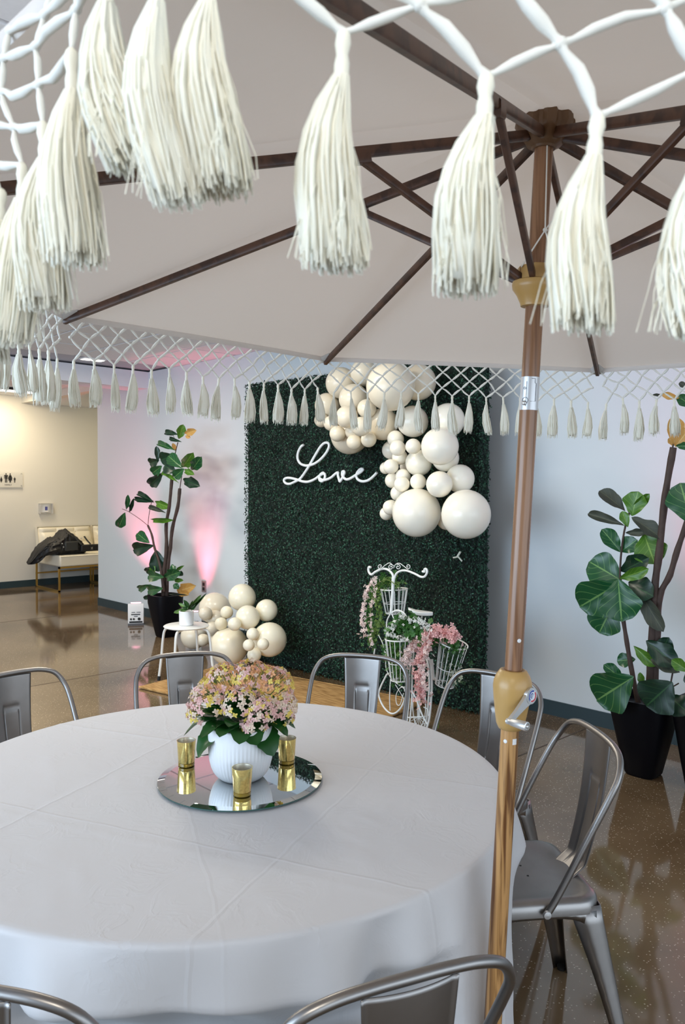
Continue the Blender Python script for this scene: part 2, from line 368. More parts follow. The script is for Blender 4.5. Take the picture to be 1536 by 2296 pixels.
# family restroom sign
c = at(8, 1075, 0, LX); x = LX+.03; y, z = c.y, c.z
t = thing('restroom_sign', 'clear acrylic sign with black family figures on the hall wall', 'sign', (LX, y, z))
MB().box((x-.004, y-.17, z-.115), (x, y+.27, z+.115)).build('panel', mat('sign_acrylic', (.82, .80, .74), .12, Alpha=.55), t, smooth=False)
for yy, zz in ((.25, .09), (.25, -.09), (-.15, .09), (-.15, -.09)): MB().tube([(LX, y+yy, z+zz), (x+.006, y+yy, z+zz)], .007, 10).build('standoff', SILVER, t)
def figure(yc, h, skirt, wid):
    m = MB(); zb = z+.0+(-.045)
    m.lathe([(.001, 0), (h*.075, .0), (h*.075, .002), (.001, .002)], (x, yc, zb+h*.93), 14, axis=(1, 0, 0))
    if skirt: P = [(-.10, .82), (.10, .82), (.24, .42), (.17, .40), (.22, .22), (.09, .22), (.09, 0), (.01, 0), (.01, .2), (-.01, .2), (-.01, 0), (-.09, 0), (-.09, .22), (-.22, .22), (-.17, .40), (-.24, .42)]
    else: P = [(-.17, .82), (.17, .82), (.21, .76), (.21, .42), (.15, .42), (.15, .7), (.12, .7), (.12, 0), (.02, 0), (.02, .4), (-.02, .4), (-.02, 0), (-.12, 0), (-.12, .7), (-.15, .7), (-.15, .42), (-.21, .42), (-.21, .76)]
    vs = [(x+.002, yc+a*h*wid, zb+b_*h) for a, b_ in P]; m.add(vs, [tuple(range(len(vs)))])
    m.build('pictogram', DARK, t, smooth=False)
for yc, h, sk, wd in ((y-.045, .085, 1, .9), (y+.025, .135, 0, 1), (y+.085, .135, 1, 1), (y+.15, .08, 0, .9)): figure(yc, h, sk, wd)
cu = bpy.data.curves.new('lettering', 'FONT'); cu.body = 'FAMILY'; cu.size = .032; cu.align_x = 'CENTER'; cu.extrude = .0006
o = bpy.data.objects.new('lettering', cu); COL.objects.link(o); cu.materials.append(mat('grey_print', (.12, .12, .12), .6))
lm = bpy.data.meshes.new_from_object(o); bpy.data.objects.remove(o); o = bpy.data.objects.new('lettering', lm); COL.objects.link(o)
o.parent = t; o.matrix_local = Matrix.Translation(V((.032, .055, -.09))) @ Matrix(((0,0,1,0),(1,0,0,0),(0,1,0,0),(0,0,0,1)))
# outlet
c = at(458, 1315, 1, WY); t = thing('wall_outlet', 'steel double wall outlet between the left planter and balloons', 'outlet', c)
MB().box((c.x-.04, WY-.008, c.z-.06), (c.x+.04, WY, c.z+.06)).build('plate', mat('pinkish_steel', (.42, .36, .36), .35, .7), t, bevel=.003)
for s_ in (-1, 1): MB().box((c.x-.018, WY-.011, c.z+s_*.025-.017), (c.x+.018, WY-.008, c.z+s_*.025+.017)).build('socket', DARK, t, bevel=.003)
# the right low outlet
# ------------------------------------------------------------------ uplights
def uplight(c, ang, label, power, aim, angle=62):
    t = thing('uplight', label, 'light', c, 'battery uplights along the wall')
    Rm = Matrix.Translation(V(c)) @ Matrix.Rotation(ang, 4, 'Z')
    m = MB(); P = [(-.10, .02), (.09, .02), (.09, .05), (.03, .22), (-.08, .24), (-.10, .20)]
    vs = [Rm@V((sx, yy, zz)) for sx in (-.085, .085) for yy, zz in P]; n = len(P)
    m.add(vs, [tuple(range(n)), tuple(range(2*n-1, n-1, -1))] + [(i, i+n, (i+1)%n+n, (i+1)%n) for i in range(n)]); m.build('body', WPLAST, t, bevel=.006)
    MB().box((-.085, -.10, 0), (.085, .09, .02), Rm).build('base', mat('grey_rubber', (.10, .10, .11), .6), t, smooth=False)
    for a_, b_ in (((-.045,-.104,.145),(-.008,-.098,.15)), ((.008,-.104,.145),(.05,-.098,.15)), ((-.05,-.104,.118),(.045,-.098,.128)), ((-.02,-.104,.100),(.02,-.098,.106))):
        MB().box(a_, b_, Rm).build('vent', DARK, t, smooth=False)
    for xx, rr in ((-.052, .011), (-.022, .011), (.035, .016)):
        MB().lathe([(.001, 0), (rr, 0), (rr, .006), (.001, .006)], Rm@V((xx, -.099, .072)), 14, axis=Rm.to_3x3()@V((0, -1, 0))).build('knob', DARK, t)
    MB().box((-.07, -.104, .03), (.07, -.098, .048), Rm).build('vent', DARK, t, smooth=False)
    MB().lathe([(.001, 0), (.055, 0), (.055, .01), (.001, .01)], Rm@V((0, -.02, .235)), 20, axis=Rm.to_3x3()@V((0, .17, 1))).build('lens', LAMPP, t)
    spot('uplight_beam', V(c)+V((0, 0, .265)), aim, power, PINK, angle, 1, .09)
uc = at(305, 1399, 2, 0); uplight((uc.x, uc.y, 0), math.radians(60), 'white wedge uplight on the floor left of the left planter', 120, at(285, 1060, 1, WY), 62)
uc = at(408, 1424, 2, 0); uplight((uc.x+.02, uc.y+.12, 0), math.radians(60), 'white uplight half hidden behind the left planter', 95, at(462, 1080, 1, WY), 56)
uplight((-1.5, 4.42, 0), 0, 'uplight behind the right-hand planters', 90, (-1.6, WY, 1.7), 66)

# ------------------------------------------------------------------ sofa, bag
fx = -10.95; sx0 = LX+.12; y0 = 4.87; L = 1.75
t = thing('loveseat', 'cream tufted leather loveseat on a gold frame by the hall wall', 'sofa', (-11.4, y0+.8, 0))
def tuft(c0, nu, nv, su, sv, bulge, dirn):
    pass
m = MB().box((sx0+.05, y0+.02, .36), (fx+.0, y0+L, .52)); m.build('seat_cushion', LEATHER, t, bevel=.02)
MB().tube([(fx+.002, y0+.03, .505), (fx+.002, y0+L-.02, .505)], .006, 6).build('piping', LEATHER, t)
for k in range(2):
    ya = y0+.03+k*(L/2); yb = ya+L/2-.015
    def bk(u, v, ya=ya, yb=yb):
        yy = ya+(yb-ya)*u; zz = .50+.40*v
        d = .045*abs(math.sin(u*3*PI))**.5*abs(math.sin(v*2.5*PI))**.5
        e = min(1, min(u, 1-u)*14, min(v, 1-v)*14)
        return V((sx0-.04+.15*(1-v)+(.05+d)*e, yy, zz))
    m = MB().grid(bk, 40, 30); m.add([V(q) for q in ((sx0, ya, .40), (sx0+.14, ya, .42), (sx0+.0, ya, .90), (sx0-.09, ya, .90), (sx0, yb, .40), (sx0+.14, yb, .42), (sx0+.0, yb, .90), (sx0-.09, yb, .90))], [(0,1,2,3),(7,6,5,4),(3,2,6,7),(0,3,7,4)]); m.build('back_cushion', LEATHER, t, bevel=0)
    tb = MB()
    for a_ in (1/3, 2/3):
        for b_ in (.4, .8): q = bk(a_, b_); tb.ball(q, .011, 8, 6)
    tb.build('tufting_buttons', LEATHER, t)
fr = MB()
for yy in (y0, y0+.86, y0+.90, y0+L):
    f1 = MB(); r_ = .012
    f1.box((fx-.024, yy, 0), (fx, yy+.024, .36)).box((sx0, yy, 0), (sx0+.024, yy+.024, .42)).box((sx0, yy, 0), (fx, yy+.024, .024)); f1.build('leg_frame', GOLD, t, smooth=False)
MB().box((fx-.024, y0, .335), (fx, y0+L, .36)).box((sx0, y0, .2), (sx0+.02, y0+L, .22)).build('rail', GOLD, t, smooth=False)
# bag lying on the seat
t = thing('duffel_bag', 'black nylon duffel bag lying on the cream loveseat', 'bag', (-11.25, y0+.35, .52))
prof = [(dy*.80-.17, a, b_, c) for dy, a, b_, c in [(-.20,.40,.42,.05),(-.13,.40,.50,.10),(-.04,.42,.62,.14),(.06,.50,.70,.19),(.14,.52,.74,.21),(.24,.52,.78,.22),(.33,.52,.80,.22),(.42,.52,.86,.21),(.46,.52,.90,.19),(.52,.52,.86,.20),(.62,.52,.80,.20),(.70,.52,.75,.18),(.78,.52,.68,.14),(.84,.52,.62,.09),(.87,.53,.58,.03)]]
_q = smoothpath([V((a, b_, c)) for a, b_, c, d in prof], 4); _d = smoothpath([V((d, 0, 0)) for a, b_, c, d in prof], 4); prof = [(a.x, a.y, a.z, max(.01, d.x)) for a, d in zip(_q, _d)]
m = MB(); vs = []; nn = 40
for dy, z0, z1, dd in prof:
    for k in range(nn):
        a = 2*PI*k/nn; ca, sa = math.cos(a), math.sin(a)
        ca = math.copysign(abs(ca)**.7, ca); sa = math.copysign(abs(sa)**.7, sa)
        nz = noise.noise(V((dy*8, ca*2, sa*2)))*.05+abs(noise.noise(V((dy*22+sa*3, ca*4, sa*5))))*.045-.02
        vs.append(V((-11.22+ca*(dd+nz), y0+dy, (z0+z1)/2+sa*((z1-z0)/2+nz*.6*(sa > -.2)))))
fs = [(i*nn+k, i*nn+(k+1)%nn, (i+1)*nn+(k+1)%nn, (i+1)*nn+k) for i in range(len(prof)-1) for k in range(nn)]
fs += [tuple(range(nn-1, -1, -1)), tuple(range((len(prof)-1)*nn, len(prof)*nn))]
m.add(vs, fs); m.build('body', BAGM, t, auto=28)
MB().box((-11.05, y0+.36, .56), (-10.985, y0+.68, .66)).build('pocket', BAGM, t, bevel=.015)
MB().box((-11.08, y0+.12, .58), (-11.00, y0+.33, .72)).build('pocket', BAGG, t, bevel=.02)
for dy in (.3, .44): MB().tube([(-11.06, y0+dy, .78), (-11.03, y0+dy+.03, .72), (-11.00, y0+dy+.07, .665)], .028, 6, flat=(.3, 1)).build('strap', BAGG, t)
for a_ in ((.08, .69), (.10, .64), (.37, .76), (.72, .64)): MB().ball((-11.01, y0+a_[0], a_[1]), .010, 8, 6).build('buckle', SILVER, t)
m = MB()
for s_ in (-1, 1): m.box((-.002, -.022, -.004), (.002, .022, .004), Matrix.Translation(V((-10.98, y0+.52, .605))) @ Matrix.Rotation(s_*math.radians(50), 4, 'X'))
m.build('emblem', SILVER, t, smooth=False)

# ------------------------------------------------------------------ boxwood backdrop and sign
bx0, bx1, by0, by1, BH = -5.69, -3.22, 4.26, 4.36, 2.44
bd = thing('boxwood_backdrop', 'tall artificial boxwood hedge wall behind the balloons and bicycle planter', 'backdrop', ((bx0+bx1)/2, 4.33, 0))
def bp_(u, zz, off=0):   # point on the front face
    return V((bx0+(bx1-bx0)*u, by0+(by1-by0)*u-off, zz))
m = MB(); q = [bp_(0,0,-.02), bp_(1,0,-.02), bp_(1,0,-.10), bp_(0,0,-.10)]
m.add([(p.x,p.y,z_) for z_ in (.01, BH-.02) for p in q], [(0,1,5,4),(1,2,6,5),(2,3,7,6),(3,0,4,7),(4,5,6,7),(3,2,1,0)])
m.build('panel', mat('hedge_mat', (.003, .010, .007), .9), bd, smooth=False)
rr = random.Random(3); vs = []; fs = []; tone = []
def hleaf(p, s, n_):
    a = V((rr.gauss(0,1), rr.gauss(0,.5)-.5, rr.gauss(0,1))).normalized(); n = (n_*1.1+V((rr.gauss(0,.55), rr.gauss(0,.4), rr.gauss(0,.55)))).normalized()
    a = (a-n*a.dot(n)).normalized(); b_ = n.cross(a)
    i = len(vs); vs.extend([p-a*s, p-b_*s*.55, p+a*s, p+b_*s*.55]); fs.append((i,i+1,i+2,i+3)); tone.extend([rr.random()**3.2]*4)
for k in range(60000):
    u = rr.random(); zz = rr.uniform(.0, BH)
    d = noise.noise(V((u*14, zz*6, 0)))*.012+rr.uniform(-.028, .022)
    hleaf(bp_(u, zz, d+.005), rr.uniform(.006, .0115), V((0,-1,0)))
for k in range(7000):
    s_ = rr.choice((0, 1, 2)); e = abs(rr.gauss(0, .009))
    if s_ == 2: p = bp_(rr.random(), BH+e*1.1-.01, rr.uniform(-.1, .015))
    else: p = bp_(s_, rr.uniform(0, BH), rr.uniform(-.1, .015)) + V(((s_*2-1)*e, 0, 0))
    hleaf(p, rr.uniform(.007, .013), V(((s_*2-1) if s_ < 2 else 0, -.6, 1 if s_ == 2 else 0)))
m = MB(); m.v = vs; m.f = fs; fo = m.build('foliage', HEDGE, bd, smooth=False, kind='stuff')
at2 = fo.data.attributes.new('tone', 'FLOAT', 'POINT'); at2.data.foreach_set('value', tone)
# script sign "Love"
def L6(x_, y_): return (620+x_/6.144, 960+y_/6.144)
def onbd(px, py, off):
    p = at(px, py, 1, 4.3)
    for _ in range(4):
        u = (p.x-bx0)/(bx1-bx0); p = at(px, py, 1, by0+(by1-by0)*u-off)
    return p
ls = thing('love_sign', 'white script sign reading Love on the hedge wall', 'sign', onbd(740, 1050, .05))
strokes = [
 [(372,230),(335,260),(300,330),(290,400),(305,455),(340,495),(400,515),(460,510),(520,490),(590,445),(650,385),(700,315),(725,250),(718,212),(690,200),(650,212),(600,265),(550,345),(500,430),(450,520),(395,605),(345,675),(300,715),(240,745),(180,768),(130,760),(105,728),(112,700),(150,685),(210,690),(280,708),(350,732),(420,740),(480,725),(540,695),(600,650),(650,625)],
 [(640,612),(668,640),(665,690),(635,730),(600,722),(590,685),(605,640),(640,612)],
 [(590,690),(640,715),(700,705),(760,675),(810,630),(850,605)],
 [(850,605),(848,650),(862,700),(875,735),(905,690),(935,620),(930,595),(910,600),(905,640),(925,680),(960,705),(1000,700),(1050,675),(1110,635),(1160,605),(1190,575),(1180,560),(1150,570),(1115,610),(1100,655),(1115,700),(1160,728),(1215,732),(1270,715),(1330,670),(1385,612)],
]
m = MB()
for k, st in enumerate(strokes):
    P = smoothpath([onbd(*L6(a, b_), .055+.001*k) for a, b_ in st], 4)
    m.tube(P, .0105, 8, flat=(1, 1))
m.build('lettering', mat('sign_white', (.86, .90, .92), .4), ls)
for u_, v_ in ((460, 510), (640, 720), (1160, 725)):
    p = onbd(*L6(u_, v_), .05); MB().tube([p, p+V((0, .07, 0))], .003, 6).build('standoff', GLASS, ls)
c = onbd(1027, 1248, .035); m = MB()
m.tube([c+V((-.04,0,-.01)), c+V((.01,-.01,.0)), c+V((.035,0,-.03))], .006, 6).tube([c+V((-.005,0,0)), c+V((.02,0,.035))], .008, 6)
o = m.build('clip', mat('clip_white', (.7, .72, .62), .5), None); tag(o, 'small white clip stuck in the hedge wall below the balloons', 'clip')

# ------------------------------------------------------------------ balloons
def balloon_mesh():
    m = MB(); prof = []
    N = 22
    for i in range(N+1):
        ph = PI*i/N; r = math.sin(ph); z_ = -math.cos(ph)
        z_ = z_*(1.06 if z_ < 0 else 1.0); r *= (1-.03*math.cos(ph)) if True else 1
        prof.append((max(r, .004), z_))
    m.lathe(prof, n=32); m.lathe([(.02, -1.06), (.035, -1.09), (.02, -1.11), (.045, -1.15), (.01, -1.15)], n=10); return m
bm0 = {}
for nm, mt_ in (('c', BAL), ('s', BALS), ('w', BALW)):
    o = balloon_mesh().build('balloon', mt_, None); bm0[nm] = o.data; bpy.data.objects.remove(o)
def garland(root, items, base_y, floor=False):
    """items: (px, py, rpx, layer, kind); every balloon is a part of the tied garland"""
    placed = []
    for px, py, rp, off, kd in items:
        d = 6.5; p = at(px, py, 1, base_y)
        for _ in range(5):
            r = rp*depth(p)/FPX; p = at(px, py, 1, base_y-r*.9-off)
        placed.append([p, rp, kd, off])
    # push overlapping balloons apart along the view ray, front ones forward
    for it in range(40):
        for i in range(len(placed)):
            for j_ in range(i):
                a, b_ = placed[i], placed[j_]; ra = a[1]*depth(a[0])/FPX; rb = b_[1]*depth(b_[0])/FPX
                ov = (ra+rb)*.955-(a[0]-b_[0]).length
                if ov > 0:
                    fr_ = a if (a[3], -a[1]) > (b_[3], -b_[1]) else b_
                    fr_[0] = fr_[0]+(EYE-fr_[0]).normalized()*min(ov*.5, .02)
    for p, rp, kd, _o in placed:
        r = rp*depth(p)/FPX
        if floor and p.z < r*1.08: p.z = r*1.08
        ctr = V((sum(q[0].x for q in placed), sum(q[0].y for q in placed)+len(placed)*.5, sum(q[0].z for q in placed)))/len(placed)
        dr = (p-ctr).normalized() if (p-ctr).length > .01 else V((0,0,1))
        Rq = dr.to_track_quat('Z', 'Y').to_matrix().to_4x4()
        inst(bm0[kd], 'balloon', Matrix.Translation(p) @ Rq @ Matrix.Scale(r, 4), root)
def C5(x_, y_, r, off, k): return (690+x_/3.657, 800+y_/3.657, r/3.657, off, k)
g1 = thing('balloon_garland', 'greige balloon cluster at the top of the hedge wall above the word Love', 'balloons', onbd(800, 900, 0))
garland(g1, [C5(*q) for q in [(275,215,128,0,'s'),(460,130,110,0,'s'),(680,245,200,.05,'s'),(905,210,148,0,'s'),(160,400,103,.02,'s'),(378,345,122,.1,'s'),(112,520,58,.05,'s'),(192,545,62,.06,'s'),
   (322,493,92,.25,'s'),(245,630,66,.2,'s'),(372,612,66,.2,'s'),(437,572,80,.33,'s'),(380,700,62,.2,'s'),(500,678,64,.2,'s'),(345,640,158,0,'s'),(615,552,132,.02,'s'),(485,425,78,.15,'s')]], 4.24)
g2 = thing('balloon_garland', 'ivory balloon cluster running down the right side of the hedge wall', 'balloons', onbd(960, 1050, 0))
garland(g2, [C5(*q) for q in [(860,530,128,.02,'w'),(1150,520,138,0,'w'),(1085,735,154,.12,'w'),(720,672,68,.1,'w'),(737,748,65,.22,'w'),(865,735,64,.22,'w'),(685,765,76,0,'w'),(755,822,64,.1,'w'),
   (910,870,108,.05,'w'),(1130,830,112,.0,'w'),(682,900,62,.12,'w'),(640,912,50,.03,'w'),(780,980,62,.12,'w'),(695,1015,62,.03,'w'),(772,1045,64,.22,'w'),(905,1025,66,.15,'w'),(742,1120,64,.05,'w'),
   (1080,1045,108,.12,'w'),(1250,1000,118,0,'w'),(893,1278,198,.08,'w'),(1298,1290,202,.06,'w'),(1140,1340,80,0,'w'),(678,1235,62,.16,'w'),(645,1285,55,.06,'w'),(800,900,46,.0,'w')]], 4.24)
def C2(x_, y_, r, off, k): return (340+x_/4.518, 1280+y_/4.518, r/4.518, off, k)
g3 = thing('balloon_garland', 'cream balloon pile on the floor at the left foot of the hedge wall', 'balloons', (-5.9, 4.1, 0))
garland(g3, [C2(*q) for q in [(918,270,138,.08,'c'),(1165,400,112,.05,'c'),(975,470,122,.2,'c'),(640,380,160,-.15,'s'),(545,430,68,.05,'s'),(650,480,82,.0,'s'),(760,420,64,.25,'c'),(703,537,65,.3,'c'),(840,540,68,.32,'c'),
   (785,765,192,.18,'c'),(1195,695,174,.1,'c'),(1025,640,64,.35,'c'),(985,752,60,.45,'c'),(1130,742,60,.42,'c'),(1040,850,72,.3,'c'),(430,668,134,.0,'s'),(615,580,70,.1,'s'),(520,700,62,.2,'s'),(625,705,65,.1,'s'),(500,590,70,.08,'s')]], 4.22, True)

# ------------------------------------------------------------------ rug
rc = [at(314,1544,2,0), at(378,1527,2,0)]
e1 = V((.92, .17, 0)).normalized(); e2 = V((-e1.y, e1.x, 0)); o0 = V((-5.38, 3.02, 0))
m = MB(); nu = 46
def rg(u, v):
    zz = .011+.001*math.sin(v*60*PI/2)*0
    e = .006*math.sin(u*97)+.004*math.sin(v*71)
    return o0+e1*(1.95*u+e*(abs(v-.5) > .49))+e2*(0.93*v+e*(abs(u-.5) > .49))+V((0,0,zz))
t = thing('jute_rug', 'woven jute rug on the floor in front of the hedge wall', 'rug', o0)
m.grid(rg, 50, 30).build('weave', JUTE, t, solid=.014)
for k in range(24): pass
for v in (0, 1): MB().tube([rg(i/30, v)+V((0,0,.001)) for i in range(31)], .010, 6).build('border', JUTE, t)

# ------------------------------------------------------------------ leaves
def leaf_mesh(name, mt_, seed, kind='fiddle'):
    rs = random.Random(seed); nu, nv = 9, 16; me = bpy.data.meshes.new(name); vs = []; fs = []; uvs = []
    for j_ in range(nv):
        v = j_/(nv-1)
        if kind == 'fiddle': wd = math.sin(PI*min(1, (v**1.18)))**.50*(.55+.45*min(1, v*1.7)) if 0 < v < 1 else 0.02
        else: wd = math.sin(PI*v**.8)**.8 if 0 < v < 1 else .01
        for i in range(nu):
            u = i/(nu-1); x_ = (u-.5)*wd
            ez = abs(u-.5)*2
            zz = .10*ez**1.5*wd+.035*math.sin(v*13+rs.random()*.6+(3 if u > .5 else 0))*ez**2-.16*(v-.4)**2
            x_ *= 1+.045*math.sin(v*14+i*.5)*ez**3
            vs.append((x_, v, zz)); uvs.append((u, v))
    for j_ in range(nv-1):
        for i in range(nu-1): fs.append((j_*nu+i, j_*nu+i+1, (j_+1)*nu+i+1, (j_+1)*nu+i))
    me.from_pydata(vs, [], fs); me.materials.append(mt_); ul = me.uv_layers.new(name='UVMap')
    for p_ in me.polygons:
        for li, vi in zip(p_.loop_indices, p_.vertices): ul.data[li].uv = uvs[vi]
    me.polygons.foreach_set('use_smooth', [True]*len(me.polygons)); me.update(); return me
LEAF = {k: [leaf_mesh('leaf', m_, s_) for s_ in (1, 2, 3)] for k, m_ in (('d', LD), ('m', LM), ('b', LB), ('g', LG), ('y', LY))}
def leaf_between(meshes, a, b_, width, parent, roll=0, i=0):
    ax = b_-a; L = ax.length; yv = ax.normalized(); view = (EYE-(a+b_)/2).normalized()
    n = (view-yv*view.dot(yv)).normalized(); n = Matrix.Rotation(roll, 3, yv) @ n; xv = yv.cross(n)
    M = Matrix(((xv.x*width, yv.x*L, n.x*L, a.x), (xv.y*width, yv.y*L, n.y*L, a.y), (xv.z*width, yv.z*L, n.z*L, a.z), (0,0,0,1)))
    return inst(meshes[i % len(meshes)], 'leaf', M, parent)
def plant(label, potc, poth, rt, rb, trunks, stems, leaves, yplane, group=None, sides=8):
    t = thing('fiddle_leaf_fig', label, 'plant', potc, group)
    c = V(potc); n = 24
    def sq(a, f): # rounded square cross-section
        ca, sa = math.cos(a), math.sin(a); return 1/((abs(ca)**4+abs(sa)**4)**.25)
    m = MB().lathe([(rb*.9, .0), (rb, .012), (rb+(rt-rb)*.5, poth*.42), (rt*.98, poth*.8), (rt, poth), (rt-.02, poth), (rt-.025, poth-.04)], c, 48, mod=sq, close=True)
    m.build('planter', BLACKP, t)
    MB().lathe([(.01, 0), (rt-.03, 0), (rt-.03, .003), (.01, .003)], c+V((0,0,poth-.045)), 24, mod=sq).build('soil', SOIL, t)
    for P, w0, w1, dy in trunks:
        pts = smoothpath([at(px, py, 1, yplane+dy) for px, py in P], 4); sc = depth(pts[0])/FPX/2
        N = len(pts); rs = [(w0+(w1-w0)*i/(N-1))*sc*(1+.10*math.sin(i*1.7)) for i in range(N)]
        MB().tube(pts, rs, 10).build('trunk' if w0 > 8 else 'branch', BARK, t)
    for P, w0, dy in stems:
        pts = smoothpath([at(px, py, 1, yplane+dy) for px, py in P], 3); sc = depth(pts[0])/FPX/2
        MB().tube(pts, w0*sc, 6).build('branch', BARK, t)
    rs = random.Random(5)
    for i, (b0, b1, wd, kd, roll, dy) in enumerate(leaves):
        a = at(b0[0], b0[1], 1, yplane+dy); e = at(b1[0], b1[1], 1, yplane+dy+rs.uniform(-.05, .01))
        width = wd*depth(a)/FPX*1.12/max(.5, math.cos(roll)); leaf_between(LEAF[kd], a, e, width, t, roll, i)
    return t
def R7(x_, y_): return (1270+x_/4.252, 1080+y_/4.252)
def R8(x_, y_): return (240+x_/4.6875, 930+y_/4.6875)
yr = 4.08
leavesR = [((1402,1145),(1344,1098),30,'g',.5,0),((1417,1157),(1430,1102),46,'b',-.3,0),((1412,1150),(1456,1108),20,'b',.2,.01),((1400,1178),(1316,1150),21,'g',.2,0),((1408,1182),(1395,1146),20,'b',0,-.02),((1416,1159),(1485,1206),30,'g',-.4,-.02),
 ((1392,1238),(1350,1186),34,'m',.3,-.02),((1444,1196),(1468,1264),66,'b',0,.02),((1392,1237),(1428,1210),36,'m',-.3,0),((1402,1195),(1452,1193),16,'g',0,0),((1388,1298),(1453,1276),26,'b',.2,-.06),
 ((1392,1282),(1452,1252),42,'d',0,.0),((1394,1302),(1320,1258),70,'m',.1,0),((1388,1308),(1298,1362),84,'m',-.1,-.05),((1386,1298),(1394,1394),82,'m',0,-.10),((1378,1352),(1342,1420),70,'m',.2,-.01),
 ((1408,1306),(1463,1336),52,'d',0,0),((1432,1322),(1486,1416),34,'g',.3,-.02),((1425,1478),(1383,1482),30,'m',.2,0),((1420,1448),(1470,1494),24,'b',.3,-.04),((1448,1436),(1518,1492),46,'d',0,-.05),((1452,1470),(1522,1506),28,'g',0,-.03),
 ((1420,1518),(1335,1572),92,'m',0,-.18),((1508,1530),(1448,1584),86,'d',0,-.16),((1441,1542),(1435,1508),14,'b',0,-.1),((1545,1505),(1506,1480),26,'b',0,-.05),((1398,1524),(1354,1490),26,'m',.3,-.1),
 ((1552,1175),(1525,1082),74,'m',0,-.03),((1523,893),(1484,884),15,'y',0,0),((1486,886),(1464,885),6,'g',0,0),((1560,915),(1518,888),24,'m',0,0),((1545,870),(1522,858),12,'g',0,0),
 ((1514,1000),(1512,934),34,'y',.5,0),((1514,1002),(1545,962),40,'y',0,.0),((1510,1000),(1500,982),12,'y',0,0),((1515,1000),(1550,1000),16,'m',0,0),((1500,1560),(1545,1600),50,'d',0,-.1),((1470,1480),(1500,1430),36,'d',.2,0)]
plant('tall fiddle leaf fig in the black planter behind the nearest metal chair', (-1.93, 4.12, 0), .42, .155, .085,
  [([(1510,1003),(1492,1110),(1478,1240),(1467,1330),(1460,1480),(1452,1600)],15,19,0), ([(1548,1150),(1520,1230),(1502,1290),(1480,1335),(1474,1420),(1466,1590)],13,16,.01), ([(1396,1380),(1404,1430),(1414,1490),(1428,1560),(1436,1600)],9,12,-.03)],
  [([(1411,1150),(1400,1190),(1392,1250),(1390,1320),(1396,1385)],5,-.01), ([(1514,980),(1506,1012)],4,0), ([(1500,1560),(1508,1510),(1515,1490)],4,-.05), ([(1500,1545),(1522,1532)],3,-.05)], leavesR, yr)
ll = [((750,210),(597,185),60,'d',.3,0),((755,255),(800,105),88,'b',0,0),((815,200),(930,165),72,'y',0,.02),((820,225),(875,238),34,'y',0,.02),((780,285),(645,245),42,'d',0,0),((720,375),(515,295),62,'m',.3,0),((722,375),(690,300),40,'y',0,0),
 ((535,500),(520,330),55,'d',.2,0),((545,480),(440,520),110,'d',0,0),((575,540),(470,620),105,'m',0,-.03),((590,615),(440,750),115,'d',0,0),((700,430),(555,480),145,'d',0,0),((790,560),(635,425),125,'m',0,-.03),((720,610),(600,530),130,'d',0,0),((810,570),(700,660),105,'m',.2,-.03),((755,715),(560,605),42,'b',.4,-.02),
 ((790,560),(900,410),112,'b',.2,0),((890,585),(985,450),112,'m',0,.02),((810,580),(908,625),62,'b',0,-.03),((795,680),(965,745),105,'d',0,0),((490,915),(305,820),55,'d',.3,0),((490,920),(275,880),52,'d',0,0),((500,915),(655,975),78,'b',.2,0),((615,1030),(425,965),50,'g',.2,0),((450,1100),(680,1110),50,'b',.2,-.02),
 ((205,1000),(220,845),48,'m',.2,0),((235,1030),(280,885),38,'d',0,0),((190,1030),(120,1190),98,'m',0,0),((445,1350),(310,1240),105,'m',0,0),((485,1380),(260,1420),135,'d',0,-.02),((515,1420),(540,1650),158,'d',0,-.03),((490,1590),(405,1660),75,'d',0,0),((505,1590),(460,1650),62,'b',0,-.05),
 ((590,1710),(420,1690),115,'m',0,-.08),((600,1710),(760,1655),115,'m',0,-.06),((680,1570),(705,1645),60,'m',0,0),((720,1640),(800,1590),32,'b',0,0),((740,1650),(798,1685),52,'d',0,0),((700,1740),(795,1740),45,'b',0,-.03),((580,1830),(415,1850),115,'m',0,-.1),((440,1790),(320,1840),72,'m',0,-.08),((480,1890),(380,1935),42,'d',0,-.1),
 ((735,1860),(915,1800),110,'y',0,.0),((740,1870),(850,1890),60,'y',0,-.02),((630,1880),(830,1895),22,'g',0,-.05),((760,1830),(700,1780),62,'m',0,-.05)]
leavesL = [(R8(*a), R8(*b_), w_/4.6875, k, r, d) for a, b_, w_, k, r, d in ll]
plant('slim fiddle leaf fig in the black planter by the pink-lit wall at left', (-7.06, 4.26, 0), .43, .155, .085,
  [([R8(*q) for q in ((685,640),(655,960),(622,1160),(625,1400),(600,1650),(590,1900))],7.2,9,0), ([R8(*q) for q in ((765,775),(745,960),(690,1180),(665,1400),(640,1600),(625,1900))],7.6,9,.03), ([R8(*q) for q in ((430,1165),(470,1260),(500,1400),(560,1600),(595,1860))],4.6,6,-.03)],
  [([R8(*q) for q in ((745,290),(715,420),(690,640))],2.2,0), ([R8(*q) for q in ((785,640),(765,780))],2,.03), ([R8(*q) for q in ((430,1165),(440,1060),(465,930),(485,900))],1.4,-.03), ([R8(*q) for q in ((430,1165),(350,1100),(230,1020),(160,990))],1.4,-.03), ([R8(*q) for q in ((690,205),(710,250))],1,0)], leavesL, 4.24)
# second planter at the right frame edge
pc = at(1572, 1782, 2, 0)
plant('black planter cut by the right edge of the picture', (pc.x, pc.y+.1, 0), .46, .16, .10, [([(1580,1560),(1590,1700)],12,14,0)], [], [((1580,1560),(1560,1490),60,'d',0,0),((1580,1560),(1600,1480),60,'m',0,0)], pc.y+.1)

